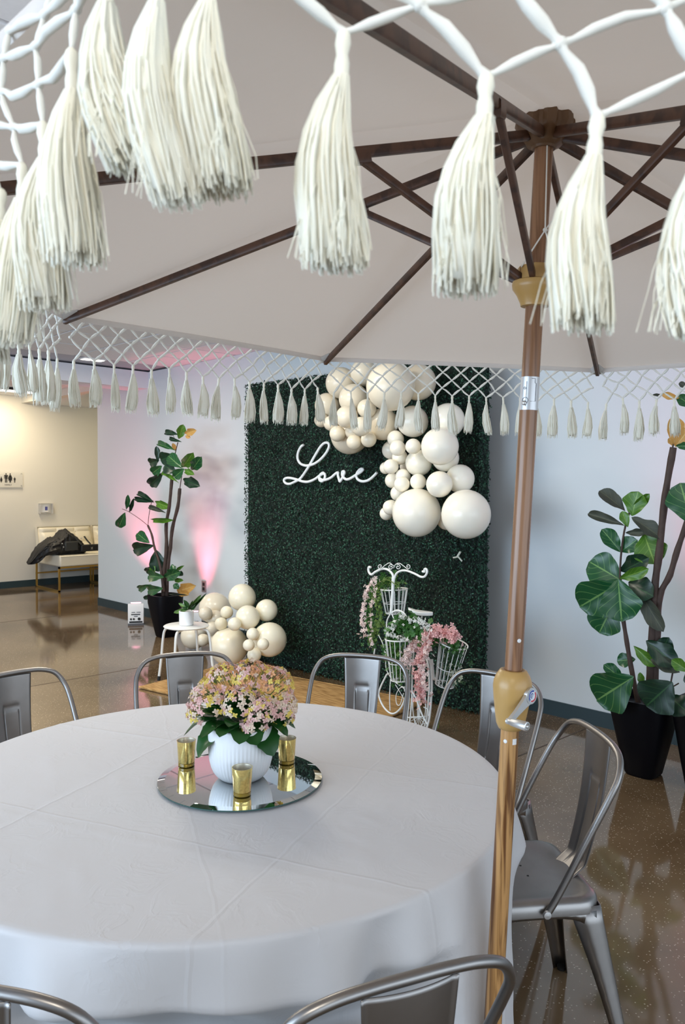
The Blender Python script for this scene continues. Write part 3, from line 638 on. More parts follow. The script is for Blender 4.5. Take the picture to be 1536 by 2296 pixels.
# ------------------------------------------------------------------ white stool and small potted plant
sc_ = at(418, 1402, 2, .45); t = thing('side_stool', 'small round white metal stool beside the floor balloons', 'stool', (sc_.x, sc_.y, 0))
MB().lathe([(.01, .438), (.17, .438), (.178, .446), (.17, .452), (.01, .452)], (sc_.x, sc_.y, 0), 40).build('seat', WHITE, t)
for k in range(4):
    a = math.radians(45+90*k-12); d = V((math.cos(a), math.sin(a), 0)); c = V((sc_.x, sc_.y, 0))
    MB().tube(smoothpath([c+d*.05+V((0,0,.425)), c+d*.15+V((0,0,.425)), c+d*.185+V((0,0,.40)), c+d*.20+V((0,0,.33)), c+d*.215+V((0,0,.18)), c+d*.235+V((0,0,.03))], 5), .0105, 8).build('leg', WHITE, t)
    MB().tube([c+d*.233+V((0,0,.035)), c+d*.238], .013, 8).build('foot', DARK, t)
pc = V((sc_.x, sc_.y, .452)); pp = at(421, 1395, 1, sc_.y)
t = thing('potted_plant', 'small leafy plant in a white pot on the round stool', 'plant', pc)
MB().lathe([(.048, 0), (.055, .004), (.058, .105), (.058, .112), (.051, .112), (.050, .095)], pc, 28).build('pot', POT, t)
MB().lathe([(.005, 0), (.05, 0), (.05, .002), (.005, .002)], pc+V((0,0,.095)), 20).build('soil', SOIL, t)
SL = [leaf_mesh('leaf', leafmat('pothos_leaf', (.10, .22, .05), (.4, .5, .25)), 9, 'o'), leaf_mesh('leaf', leafmat('pothos_leaf_dark', (.02, .08, .02), (.1, .2, .06)), 8, 'o')]
for a, b_, w_, k in (((420,1368),(388,1374),9,0),((424,1366),(450,1336),12,0),((423,1362),(412,1345),9,1),((422,1366),(400,1352),8,0),((426,1366),(438,1356),7,1),((423,1368),(432,1348),8,1),((421,1366),(408,1362),7,1),((425,1366),(462,1332),6,1)):
    leaf_between([SL[k]], at(*a, 1, pc.y), at(*b_, 1, pc.y-.04), w_*6.3/FPX*1.1, t, .2)

# ------------------------------------------------------------------ bicycle planter
BY = 3.78
bk = thing('bicycle_plant_stand', 'white wire bicycle plant stand with three baskets before the hedge wall', 'plant stand', at(905, 1560, 1, BY)*1 - V((0,0,0)))
def Z1(x_, y_): return (780+x_/5.12, 1230+y_/5.12)
def bt(pts, w_, dy=0, name='frame_tube', sm=True, p=bk, m_=WHITE, n=8):
    P = [at(*Z1(*q[:2]), 1, BY+dy+(q[2] if len(q) > 2 else 0)) for q in pts]
    if sm: P = smoothpath(P, 5)
    MB().tube(P, w_/5.12/2*depth(P[0])/FPX, n).build(name, m_, p)
# handlebar
bt([(265,215),(240,215),(240,265),(270,298),(320,265),(400,232),(470,248),(515,300),(522,360)],27,0,'handlebar')
bt([(855,262),(880,265),(880,238),(900,235),(910,270),(885,318),(840,325),(770,290),(680,255),(610,255),(560,285),(535,340),(525,400)],26,0,'handlebar')
def spiral(cx, cy, r0, turns, a0, s): return [(cx+math.cos(a0+s*2*PI*turns*i/16)*r0*(1-i/19), cy+math.sin(a0+s*2*PI*turns*i/16)*r0*(1-i/19)) for i in range(17)]
for pts in (spiral(372,205,30,1.2,1.2,1), spiral(495,215,32,1.3,-1.2,-1), spiral(575,212,32,1.3,-1.9,1), spiral(690,205,30,1.2,1.9,-1), [(385,228),(430,190),(480,165),(525,200)], [(680,232),(640,200),(590,168),(545,185),(525,225)]): bt(pts, 9, -.01, 'scroll', n=6)
bt([(520,330),(515,500),(505,640),(495,740)],36,0,'stem')
bt([(495,740),(450,830),(445,960),(440,1080),(430,1250)],16,0); bt([(450,1440),(380,1580),(355,1680),(400,1800),(470,1880),(540,1890),(620,1810),(670,1650),(660,1480),(560,1420),(460,1440)],20,-.02,'front_wheel')
bt([(350,990),(400,1090),(430,1230),(440,1380),(490,1480)],10,0)
bt([(500,740),(560,710),(630,730),(680,800),(720,900)],22,0,'mudguard')
bt([(500,740),(560,860),(660,1000),(760,1150),(900,1250),(990,1330)],16,0)
bt([(855,750),(830,880),(800,1000),(780,1100)],22,0,'seat_post'); bt([(745,755),(765,830)],9,0)
# saddle
s0 = at(*Z1(815, 722), 1, BY); sr = 170/5.12*depth(s0)/FPX
m = MB(); n = 28; ring = []
for k in range(n):
    a = 2*PI*k/n; rr_ = 1-.18*math.cos(a-PI)*0-.25*(max(0, -math.cos(a)))**3
    ring.append(s0+V((math.cos(a)*sr*rr_*.78-.0, math.cos(a)*sr*.55*rr_, 0))+V((-.55, .6, 0))*math.sin(a)*sr*.55+V((0,0,.012*max(0, -math.cos(a))*2)))
m.add(ring+[p-V((0,0,.022)) for p in ring], [tuple(range(n)), tuple(range(2*n-1, n-1, -1))]+[(i, i+n, (i+1)%n+n, (i+1)%n) for i in range(n)]); m.build('saddle', WHITE, bk, bevel=.004)
# rear wheels and legs
for dy, xo in ((0, 0), (.12, -30)):
    bt([(830+xo,1240),(930+xo,1260),(965+xo,1500),(955+xo,1750),(935+xo,1950),(900+xo,2080)],24,dy,'leg')
    bt([(760+xo,1160),(740+xo,1400),(735+xo,1700),(715+xo,1950),(700+xo,2060)],18,dy,'leg')
bt([(960,1270),(975,1400),(985,1490),(1010,1495)],34,-.02,'bracket')
wheel = [(820+62*math.cos(2*PI*i/20)*1.2, 1800+250*math.sin(2*PI*i/20)) for i in range(21)]; bt(wheel, 14, .03, 'rear_wheel')
for i in range(9): a = PI*(i/8)-PI/2; bt([(815,1930),(815+math.sin(a)*95, 1930+math.cos(a)*130)], 7, .03, 'spoke', False, n=5)
for i in range(5): bt([(790+i*12, 1550), (800+i*6, 1940)], 7, .03, 'spoke', False, n=5)
bt([(640,1935),(720,1940),(850,1930)],16,.03); bt([(740,1640),(790,1740),(850,1900),(920,2030)],18,0); bt([(545,1560),(600,1650),(650,1740)],8,0,'scroll'); bt([(660,1590),(600,1600),(555,1680),(560,1780),(600,1790),(640,1660)],9,-.01,'scroll')
bt([(490,1500),(480,1700),(485,1860)],12,0); bt([(540,1530),(640,1600),(655,1640)],14,0); bt([(310,1150),(300,1240),(300,1400)],16,.05)
bt([(870,1820),(920,1850),(925,1920)],12,.03,'scroll')
def basket(c, rt, rb, h, n=16, tilt=None, rw=.0035):
    t = thing('wire_basket', '', 'basket', c); return t
def wire_basket(px0, py0, px1, py1, rt_px, rb_px, dy, label):
    T = at(*Z1(px0, py0), 1, BY+dy); B = at(*Z1(px1, py1), 1, BY+dy); s_ = depth(T)/FPX/5.12; rt, rb = rt_px*s_, rb_px*s_
    ax = (T-B).normalized(); e1 = ax.orthogonal().normalized(); e2 = ax.cross(e1); n = 16
    t = bpy.data.objects.new('basket', None); COL.objects.link(t); t.parent = bk; t.location = B-parent_loc(bk); t['label'] = label
    def rg_(f, k, n2=n): 
        r = rb+(rt-rb)*f; a = 2*PI*k/n2; return B+(T-B)*f+(e1*math.cos(a)+e2*math.sin(a))*r
    for f, w_ in ((0, .0032), (.42, .0022), (1, .0045)): MB().tube([rg_(f, k, 24) for k in range(25)], w_, 6, cap=False).build('rim', WHITE, t)
    for k in range(n): MB().tube([rg_(1, k), rg_(.5, k), rg_(0, k), rg_(0, k)*.5+B*.5], .0024, 5).build('wire', WHITE, t)
    return T, B, rt, rb
b1 = wire_basket(530,465,540,740,155,105,.12,'wire basket under the handlebar')
b2 = wire_basket(590,1040,600,1510,160,105,-.14,'middle wire basket')
b3 = wire_basket(1215,1090,1110,1560,165,110,-.02,'right rear wire basket')

# flowers and foliage in the baskets
def petals(m, p, s_, rs, n=4):
    ax = V((rs.gauss(0,1), -1.2+rs.gauss(0,.6), rs.gauss(0,1))).normalized(); e1 = ax.orthogonal().normalized(); e2 = ax.cross(e1); ro = rs.random()*3
    for k in range(n):
        a = ro+2*PI*k/n; d = e1*math.cos(a)+e2*math.sin(a); q = ax.cross(d)
        m.add([p, p+d*s_*.6+q*s_*.38+ax*s_*.15, p+d*s_+ax*s_*.1, p+d*s_*.6-q*s_*.38+ax*s_*.15], [(0,1,2,3)])
def bunch(parent, name, mt_, path, count, spread, size, seed, n=4):
    rs = random.Random(seed); m = MB(); P = smoothpath(path, 6)
    for k in range(count):
        p = P[rs.randrange(len(P))]; sp = spread*(.4+.8*rs.random())
        petals(m, p+V((rs.gauss(0,1), rs.gauss(0,.7), rs.gauss(0,1)))*sp*.5, size*rs.uniform(.7, 1.2), rs, n)
    return m.build(name, mt_, parent, smooth=False, kind='stuff')
def zp(l, dy): return [at(*Z1(*q), 1, BY+dy) for q in l]
t = thing('trailing_greenery', 'trailing ivy with pale pink blossoms hanging left of the stand', 'flowers', zp([(330,480)], -.02)[0])
A = [(560,420),(450,360),(350,400),(290,520),(260,700),(270,900),(290,1100)]
bunch(t, 'ivy_leaves', IVY, zp(A, .07), 430, .060, .015, 1); bunch(t, 'pale_ivy_leaves', IVYP, zp([(560,430),(430,370),(350,480),(330,600),(380,780),(330,900),(270,1080)], .05), 260, .045, .013, 2)
bunch(t, 'blossoms', BLUSHL, zp([(330,350),(240,440),(200,560),(175,720),(170,850),(190,1000)], -.05), 130, .03, .0135, 3); bunch(t, 'blossoms', BLUSHL, zp([(310,480),(280,640),(270,850),(265,1000),(280,1110)], -.06), 60, .02, .012, 4)
MB().tube(smoothpath(zp(A, -.02), 4), .003, 5).build('stem', STEM, t)
t = thing('green_bouquet', 'green leaves and white blossoms in the middle basket', 'flowers', zp([(600,1000)], -.14)[0])
bunch(t, 'leaves', IVY, zp([(480,1000),(600,900),(700,840),(800,920),(840,960)], -.14), 200, .07, .026, 5, 5)
bunch(t, 'leaves', IVY, zp([(520,1080),(560,1250),(600,1450)], -.14), 240, .08, .016, 6); bunch(t, 'pale_leaves', IVYP, zp([(500,1120),(540,1250),(580,1440)], -.14), 160, .07, .012, 16)
bunch(t, 'white_blossoms', WBL, zp([(520,950),(530,860),(610,780),(660,800),(830,850),(900,880),(940,930)], -.18), 110, .03, .011, 7); bunch(t, 'white_blossoms', WBL, zp([(440,960),(520,1010),(640,1030),(740,1040)], -.2), 50, .02, .010, 8)
t = thing('pink_blossom_spray', 'dusty pink blossom spray spilling over the right basket', 'flowers', zp([(1000,1050)], -.1)[0])
bunch(t, 'pink_blossoms', BLUSH, zp([(1220,1030),(1160,980),(1070,950),(960,1000),(860,1080),(740,1150)], -.14), 270, .045, .019, 9)
bunch(t, 'pink_blossoms', BLUSH, zp([(920,1080),(860,1200),(830,1330),(820,1480),(840,1600),(850,1740)], -.16), 300, .045, .017, 10)
bunch(t, 'pale_blossoms', BLUSHL, zp([(900,1050),(780,1080),(700,1180),(660,1280),(700,1330)], -.17), 100, .035, .016, 11); bunch(t, 'pale_blossoms', BLUSHL, zp([(930,1120),(880,1240),(840,1420),(900,1620)], -.18), 80, .04, .015, 12)
bunch(t, 'leaves', IVY, zp([(1250,1080),(1100,1060),(980,1060),(1340,1170)], -.1), 70, .04, .018, 13); MB().tube(smoothpath(zp([(1180,1040),(1000,1010),(880,1150),(830,1400),(845,1700)], -.13), 4), .0028, 5).build('stem', STEM, t)
t = thing('green_bouquet', 'dark foliage with small white blooms in the right basket', 'flowers', zp([(1180,1300)], -.02)[0])
bunch(t, 'leaves', mat('dark_foliage', (.02, .07, .02), .5), zp([(1230,1110),(1190,1250),(1200,1380),(1180,1480)], -.02), 150, .08, .018, 14); bunch(t, 'white_blossoms', mat('olive_blossom', (.45, .46, .33), .6), zp([(1130,1380),(1170,1430),(1260,1400),(1240,1540)], -.04), 50, .04, .011, 15)
MB().tube(smoothpath(zp([(1120,1600),(1090,1800),(1050,1950),(1035,2060)], -.02), 4), .004, 6).build('stem', STEM, t)

# where each chair stands: the middle of its back rail (0.845 m high), then a small turn
spots = [(at(25,1509,2,.845), 0, 'metal cafe chair at the far left edge of the table'), (at(415,1466,2,.845), 3, 'metal cafe chair directly behind the pink kalanchoe'), (at(812,1470,2,.845), 4, 'metal cafe chair in front of the bicycle planter'),
         (at(1116,1511,2,.845), 6, 'metal cafe chair behind the crank of the umbrella pole'), (at(1337,1640,2,.845), 0, 'metal cafe chair at the right of the pole with its seat in full view'), (at(918,2192,2,.845), 0, 'metal cafe chair nearest the camera at the bottom centre'), (at(-85,2212,2,.845), 0, 'metal cafe chair at the bottom left corner')]
TC = V((-1.7796, 1.2380, 0)); TR = .775
CHP = []
for top, tw, lab in spots:
    d = V((top[0], top[1], 0))-TC; d.normalize(); ang = math.atan2(-d.y, -d.x)-PI/2+math.radians(tw)
    back = Matrix.Rotation(ang, 3, 'Z') @ V((0, -.243, 0)); CHP.append((V((top[0]-back.x, top[1]-back.y, 0)), ang))
# ------------------------------------------------------------------ table and cloth
t = thing('round_table', 'round folding banquet table hidden under the white cloth', 'table', TC)
MB().lathe([(.01, .725), (TR-.02, .725), (TR-.012, .735), (TR-.02, .748), (.01, .748)], TC, 64).build('tabletop', mat('table_laminate', (.35, .3, .25), .5), t)
for k in range(4):
    a = PI/4+k*PI/2; d = V((math.cos(a), math.sin(a), 0)); MB().tube([TC+d*.42+V((0,0,.725)), TC+d*.5], .013, 8).build('leg', STEELD, t)
cl = thing('tablecloth', 'white floor-length cloth draped over the round table', 'tablecloth', TC)
NA = 320
rc_ = random.Random(11); creases = [(rc_.uniform(0, PI), rc_.uniform(-.6, .6), rc_.uniform(.5, 1)) for _ in range(4)]
creases = [(.42, -.30, 1.0), (.42+PI/2, .22, 1.0), (.42, .38, .8), (.42+PI/2, -.40, .8)]
def topz(x_, y_):
    h = 0
    for a, c, s_ in creases:
        d = x_*math.cos(a)+y_*math.sin(a)-c; h += .0016*s_*math.exp(-(d/.006)**2)
    n1_ = noise.noise(V((x_*5, y_*5, 1))); h += .0014*n1_
    h += .0016*max(0, noise.noise(V((x_*7+y_*16, y_*9-x_*5, 5)))-.15)
    h += .0035*max(0, noise.noise(V((x_*3, y_*3, 9))))*abs(noise.noise(V((x_*26+y_*9, y_*22, 2))))
    return h
def foldf(a):
    return (.50*math.sin(a*11+.6+.9*math.sin(a*2.0))+.55*math.sin(a*19+2.0+1.1*math.sin(a*3+1))+.35*math.sin(a*31+math.sin(a*5)*1.5))
def cloth_fn(u, v):
    a = 2*PI*u
    if v < .45:
        r = TR*(v/.45)**.85; 
        return TC+V((math.cos(a)*r, math.sin(a)*r, .7525+topz(math.cos(a)*r, math.sin(a)*r)))
    s_ = (v-.45)/.55
    if s_ < .08:
        ph = s_/.08*PI/2; r = TR+.012*math.sin(ph); z_ = .7525-.012+.012*math.cos(ph)
        return TC+V((math.cos(a)*r, math.sin(a)*r, z_))
    q = (s_-.08)/.92; z_ = .7405-(.7405-.075)*q
    f = foldf(a); g_ = min(1, q*3.2)**.7
    r = TR+.012+.022*q+(.030*f+.014)*g_+.018*f*q
    r += .006*noise.noise(V((a*8, q*4, 3)))*g_
    zz_ = z_; pushd = max(0, min(1, (.63-zz_)/.17)); dirv = V((math.cos(a), math.sin(a), 0))
    for cp, _a in CHP:   # the chairs pushed in press the cloth inwards
        cc = cp-TC; D_ = cc.length; cosf = dirv.dot(cc)/D_
        if cosf < .6: continue
        lat = abs(dirv.cross(cc).z/D_)*r; sf = max(0, min(1, (.36-lat)/.12)); sf = sf*sf*(3-2*sf)
        lim = (D_-.245)/cosf
        if lim < r: r += (lim-r)*sf*pushd
    return TC+V((math.cos(a)*r, math.sin(a)*r, z_+.004*f*q))
MB().grid(cloth_fn, NA, 130, closeu=True).build('cloth', CLOTH, cl, auto=0)
bpy.data.objects.remove(cl); cl = [o for o in bpy.data.objects if o.name.startswith('cloth')][0]
cl.name = 'tablecloth'; cl.parent = None; cl.location = TC; tag(cl, 'white floor-length cloth draped over the round table', 'tablecloth')
TZ = .757
# mirror, pot, votives
MC = V((-1.728, 1.275, TZ)); mr = .222
t = thing('mirror_plate', 'round mirror plate under the kalanchoe pot on the tablecloth', 'mirror', MC)
MB().lathe([(mr-.002, 0), (mr, .001), (mr, .003), (mr-.001, .0034)], MC, 96).build('backing', MIRE, t)
MB().lathe([(mr-.0005, .0036), (mr-.019, .0062)], MC, 96, close=False).build('bevel', MIRROR, t)
MB().lathe([(mr-.019, .0062), (.0004, .0062)], MC, 96, close=False).build('glass', MIRROR, t)
PC = V((-1.723, 1.272, TZ+.0065))
t = thing('kalanchoe', 'pink and yellow kalanchoe in a ribbed white pot on the mirror', 'plant', PC)
def rib(a, f): return 1+(.014*math.cos(a*52) if .28 < f < .62 else 0)
prof = [(.046, 0), (.052, .003), (.066, .018), (.076, .036), (.0815, .056), (.084, .078), (.0853, .100), (.0855, .118), (.0858, .135), (.086, .143), (.083, .146), (.080, .143), (.078, .12)]
MB().lathe([(.048, 0), (.056, .002), (.066, .010), (.0745, .022), (.080, .036), (.084, .052), (.0862, .068), (.0872, .082), (.0878, .096), (.088, .108), (.088, .124), (.0882, .139), (.088, .145), (.085, .147), (.082, .144), (.080, .12)], PC, 208, mod=lambda a, f: 1+(.016*(abs(math.cos(a*26))-.5) if .14 < f < .60 else 0)).build('pot', POT, t, auto=0)
MB().lathe([(.005, 0), (.077, 0), (.077, .002), (.005, .002)], PC+V((0,0,.128)), 24).build('soil', SOIL, t)
# scalloped leaves
def kleaf(seed):
    rs = random.Random(seed); m = MB(); nv, nu = 15, 7; vs = []
    for j_ in range(nv):
        v = j_/(nv-1); wd = (math.sin(PI*v**.85)**.5 if 0 < v < 1 else .03)
        wd *= 1+.07*math.cos(v*2*PI*5.5)
        for i in range(nu):
            u = i/(nu-1); ez = abs(u-.5)*2; vs.append(V(((u-.5)*wd*1.0, v, .10*ez**1.4*wd-.35*v*v+.03*math.sin(v*9+seed))))
    fs = [(j_*nu+i, j_*nu+i+1, (j_+1)*nu+i+1, (j_+1)*nu+i) for j_ in range(nv-1) for i in range(nu-1)]
    m.add(vs, fs); o = m.build('leaf', KAL, None, auto=0); me = o.data; bpy.data.objects.remove(o); return me
KL = [kleaf(s_) for s_ in (1, 2, 3)]
rs = random.Random(21)
toC = (EYE-PC); toC.z = 0; toC.normalize(); a0 = math.atan2(toC.y, toC.x)
def kput(a, r0, z0, el, L, wd, i, tw=0):
    d = V((math.cos(a)*math.cos(el), math.sin(a)*math.cos(el), math.sin(el))); n = V((-math.cos(a)*math.sin(el), -math.sin(a)*math.sin(el), math.cos(el)))
    n = Matrix.Rotation(tw, 3, d) @ n; xv = d.cross(n); p = PC+V((math.cos(a)*r0, math.sin(a)*r0, z0))
    M = Matrix(((xv.x*wd, d.x*L, n.x*L, p.x), (xv.y*wd, d.y*L, n.y*L, p.y), (xv.z*wd, d.z*L, n.z*L, p.z), (0,0,0,1))); inst(KL[i%3], 'leaf', M, t)
for k, (da, L, el, z0, wd) in enumerate([(-1.35,.105,-.55,.150,.085),(-1.6,.11,-.05,.165,.085),(-.9,.085,.1,.16,.06),(-.45,.075,.25,.155,.062),(.0,.07,-.1,.16,.065),(.35,.07,-.25,.160,.07),(.8,.095,-.5,.155,.09),(1.15,.095,-.1,.17,.075),(1.5,.105,-.05,.175,.08),(-.2,.085,.55,.16,.06),(.55,.08,.5,.17,.055),(2.1,.09,.1,.165,.06),(2.8,.09,.1,.165,.06),(-2.1,.09,.1,.165,.06),(-2.8,.09,.15,.16,.06),(-1.1,.075,.55,.17,.055),(1.2,.075,.55,.17,.055)]):
    kput(a0+da, .045, z0, el, L, wd, k, rs.uniform(-.3, .3))
for k in range(18): kput(a0+k*.37, .02, .165+.03*rs.random(), rs.uniform(.6, 1.1), .075, .05, k, rs.uniform(-.4, .4))
# florets
def floret(mt_, seed):
    rs2 = random.Random(seed); m = MB(); q0 = rs2.random()
    for k in range(4):
        a = q0+PI/2*k+rs2.uniform(-.1, .1); d = V((math.cos(a), math.sin(a), 0)); s2 = V((-d.y, d.x, 0))
        m.add([V((0,0,0)), d*.5+s2*.40+V((0,0,.12)), d*.95+s2*.16, d*1.05-s2*.05, d*.92-s2*.2, d*.5-s2*.40+V((0,0,.12))], [(0,5,4,3,2,1)])
    m.tube([V((0,0,-.9)), V((0,0,0.02))], [.10, .16], 5, cap=False); m.ball((0,0,.06), .13, 5, 4)
    o = m.build('floret', mt_, None, smooth=False); me = o.data; bpy.data.objects.remove(o); return me
FM = {k: floret(m_, i) for i, (k, m_) in enumerate((('p', FP), ('c', FC), ('y', FY), ('o', FO)))}
CEN = PC+V((0,0,.200)); side = V((-toC.y, toC.x, 0)); pts = []
lobes = [(-.085, .03, .010, .056), (-.035, -.01, .05, .062), (.025, .0, .058, .062), (.085, .01, .045, .058), (.10, .035, -.002, .05), (.0, .06, .015, .05), (.05, .075, .0, .045), (-.06, -.06, .02, .06), (.05, -.07, .03, .06), (-.10, .0, -.02, .045), (.035, .07, -.035, .034), (.105, .0, -.035, .04)]
tries = 0
while len(pts) < 760 and tries < 90000:
    tries += 1
    lo = lobes[rs.randrange(len(lobes))]; d = V((rs.gauss(0,1), rs.gauss(0,1), rs.gauss(0,1))).normalized()
    if d.z < -.35: continue
    c = CEN+side*lo[0]+toC*lo[1]+V((0,0,lo[2])); p = c+d*lo[3]
    if any((p-(CEN+side*l2[0]+toC*l2[1]+V((0,0,l2[2])))).length < l2[3]*.90 for l2 in lobes): continue
    if any((p-q[0]).length < .0064 for q in pts): continue
    pts.append((p, d))
pts.sort(key=lambda q: -(q[1].dot((EYE-q[0]).normalized())+ (EYE-q[0]).normalized().dot(q[0]-CEN)*8))
rest = {k: MB() for k in 'pcyo'}; stems = MB()
for i, (p, d) in enumerate(pts):
    hz = (p-CEN).z; warm = hz > .05 and rs.random() < .6
    k = rs.choice('oooyp') if warm else rs.choice('ppppccccyy')
    n = (d+V((rs.gauss(0,.25), rs.gauss(0,.25), rs.gauss(0,.25)))).normalized(); R_ = n.to_track_quat('Z', 'Y').to_matrix().to_4x4()
    M = Matrix.Translation(p) @ R_ @ Matrix.Rotation(rs.random()*3, 4, 'Z') @ Matrix.Scale(rs.uniform(.0074, .0098), 4)
    if i < 300: inst(FM[k], 'floret', M, t)
    else:
        me = FM[k]; rest[k].add([M@v.co for v in me.vertices], [tuple(q.vertices) for q in me.polygons])
    if i % 2 == 0: stems.tube([p-n*.006, p.lerp(CEN-V((0,0,.03)), .22)], .0009, 3, cap=False)
for k, m_ in (('p', FP), ('c', FC), ('y', FY), ('o', FO)):
    if rest[k].v: rest[k].build('florets', m_, t, smooth=False, kind='stuff')
stems.build('flower_stems', STEM, t, kind='stuff')
def votive(px, py, label):
    c = at(px, py, 2, TZ+.0065); t = thing('votive_holder', label, 'candle holder', c, 'gold votive glasses on the mirror')
    MB().lathe([(.0215, .010), (.0230, .012), (.0262, .068), (.0268, .072), (.0252, .072)], c, 32, close=False).build('cup', GOLDG, t)
    MB().lathe([(.0255, .0715), (.0245, .066), (.020, .016), (.002, .015)], c, 32, close=False).build('inner_wall', GOLDI, t)
    MB().lathe([(.020, 0), (.0228, .002), (.0228, .010), (.002, .0115)], c, 32).build('glass_base', AMBER, t)
    return t
votive(418, 1716, 'gold glass votive holder left of the white pot'); votive(543, 1782, 'gold glass votive holder in front of the white pot'); votive(643, 1710, 'gold glass votive holder right of the white pot')

# ------------------------------------------------------------------ metal chairs
def rsq(hw, hd, r, n=6, z_=0, back=None):
    P = []
    for cx, cy, a_ in ((hw-r, hd-r, 0), (-hw+r, hd-r, PI/2), (-hw+r, -hd+r, PI), (hw-r, -hd+r, 1.5*PI)):
        rr_ = r
        for k in range(n+1):
            a = a_+PI/2*k/n; P.append(V((cx+rr_*math.cos(a), cy+rr_*math.sin(a), z_)))
    return P
def make_chair(label):
    t = thing('metal_chair', label, 'chair', (0,0,0), 'galvanised metal cafe chairs around the table')
    # seat pan (front is +y)
    m = MB(); R_ = [(.165, .165, .05, .452), (.180, .180, .06, .449), (.187, .187, .065, .440), (.190, .190, .065, .425), (.190, .190, .065, .412), (.184, .184, .06, .412)]
    inner = [(.10, .10, .05, .4455), (.15, .15, .055, .447)]
    rings = []
    for hw, hd, r, z_ in inner+R_: rings.append(rsq(hw, hd, r, 6, z_))
    n = len(rings[0]); vs = [p for rg2 in rings for p in rg2]
    fs = [(i*n+k, i*n+(k+1)%n, (i+1)*n+(k+1)%n, (i+1)*n+k) for i in range(len(rings)-1) for k in range(n)]
    fs = [f[::-1] for f in fs]; fs.append(tuple(range(n))); m.add(vs, fs); m.build('seat', STEEL, t, auto=60)
    h = MB()
    for x_, y_ in ((0,0),(.03,.03),(-.03,.03),(.03,-.03),(-.03,-.03)): h.lathe([(.0005, 0), (.0035, 0), (.0035, .0006), (.0005, .0006)], (x_, y_, .4456), 8)
    h.build('drain_hole', DARK, t)
    # legs: pressed tapering channels, joined by arched aprons
    for sx in (-1, 1):
        for sy in (-1, 1):
            m = MB(); P = []
            N = 9
            for i in range(N+1):
                f = i/N; z_ = .43*(1-f); ox = .165+.055*f; oy = .165+(.055 if sy > 0 else .075)*f
                wv = .058*(1-f)**1.6+.020
                if i == 0: wv = .075
                P.append((z_, ox, oy, wv))
            vs = []
            for z_, ox, oy, wv in P:
                c = V((sx*ox, sy*oy, z_))
                vs += [c+V((-sx*wv, sy*.012, 0)), c+V((-sx*wv*.35, sy*.018, 0)), c+V((sx*.010, sy*.014, 0)), c+V((sx*.014, sy*.010, 0)), c+V((sx*.018, -sy*wv*.35, 0)), c+V((sx*.012, -sy*wv, 0))]
            fs = []
            for i in range(N):
                for k in range(5):
                    q = (i*6+k, i*6+k+1, (i+1)*6+k+1, (i+1)*6+k); fs.append(q if sx*sy > 0 else q[::-1])
            m.add(vs, fs); m.build('leg', STEEL, t, solid=.003, auto=50)
            MB().tube([(sx*.222, sy*(.222 if sy > 0 else .242), .012), (sx*.224, sy*(.224 if sy > 0 else .244), 0)], .014, 8).build('foot_cap', DARK, t)
    # aprons arched
    for sd in range(4):
        m = MB(); vs = []; N = 14
        for i in range(N+1):
            u = -1+2*i/N; x_ = u*.165; zb = .405-.045*abs(u)**4; vs += [V((x_, .184, .418)), V((x_, .186, zb))]
        fs = [(2*i, 2*i+1, 2*i+3, 2*i+2) for i in range(N)]; Rz = Matrix.Rotation(sd*PI/2, 4, 'Z')
        m.add([Rz@v for v in vs], fs); m.build('apron', STEEL, t, solid=.003)
    # back tube: hoop bolted at the seat sides
    hoop = [(.198, -.02, .425), (.200, -.05, .475), (.205, -.125, .62), (.205, -.185, .730), (.196, -.214, .780), (.168, -.232, .820), (.12, -.240, .838), (.06, -.243, .844), (0, -.244, .845)]
    pts = hoop+[(-x_, y_, z_) for x_, y_, z_ in hoop[-2::-1]]
    MB().tube(smoothpath(pts, 5), .0095, 12).build('back_hoop', STEEL, t)
    for sx in (-1, 1): MB().lathe([(.001, 0), (.012, 0), (.010, .006), (.001, .007)], (sx*.204, -.018, .428), 12, axis=(sx, 0, 0)).build('bolt', SILVER, t)
    # splat with pressed U
    def spl(u, v):
        z_ = .43+.405*v; yy = -.170-.075*v-.012*math.sin(v*PI)*1.2
        if v < .12: yy += (.12-v)*.35
        hw = .060+.020*v**1.2
        x_ = (u-.5)*2*hw
        e = 0; du = abs(u-.5); w_in = .20+.03*(.7-v)
        if .06 < v < .70:
            if abs(du-w_in) < .028: e = .0045*(1-abs(du-w_in)/.028)
        if abs(v-.70) < .03 and du < w_in: e = .004*(1-abs(v-.70)/.03)
        if du > .46: e = .005*(du-.46)/.04
        return V((x_, yy-e-.012*(1-(2*du)**2)*1.0, z_))
    MB().grid(spl, 41, 44).build('splat', STEEL, t, solid=.002)
    return t
ch0 = make_chair(spots[0][2])
for i, (top, tw, lab) in enumerate(spots):
    o = ch0 if i == 0 else copy_tree(ch0)
    o.location = CHP[i][0]; o.rotation_euler = (0, 0, CHP[i][1]); o['label'] = lab

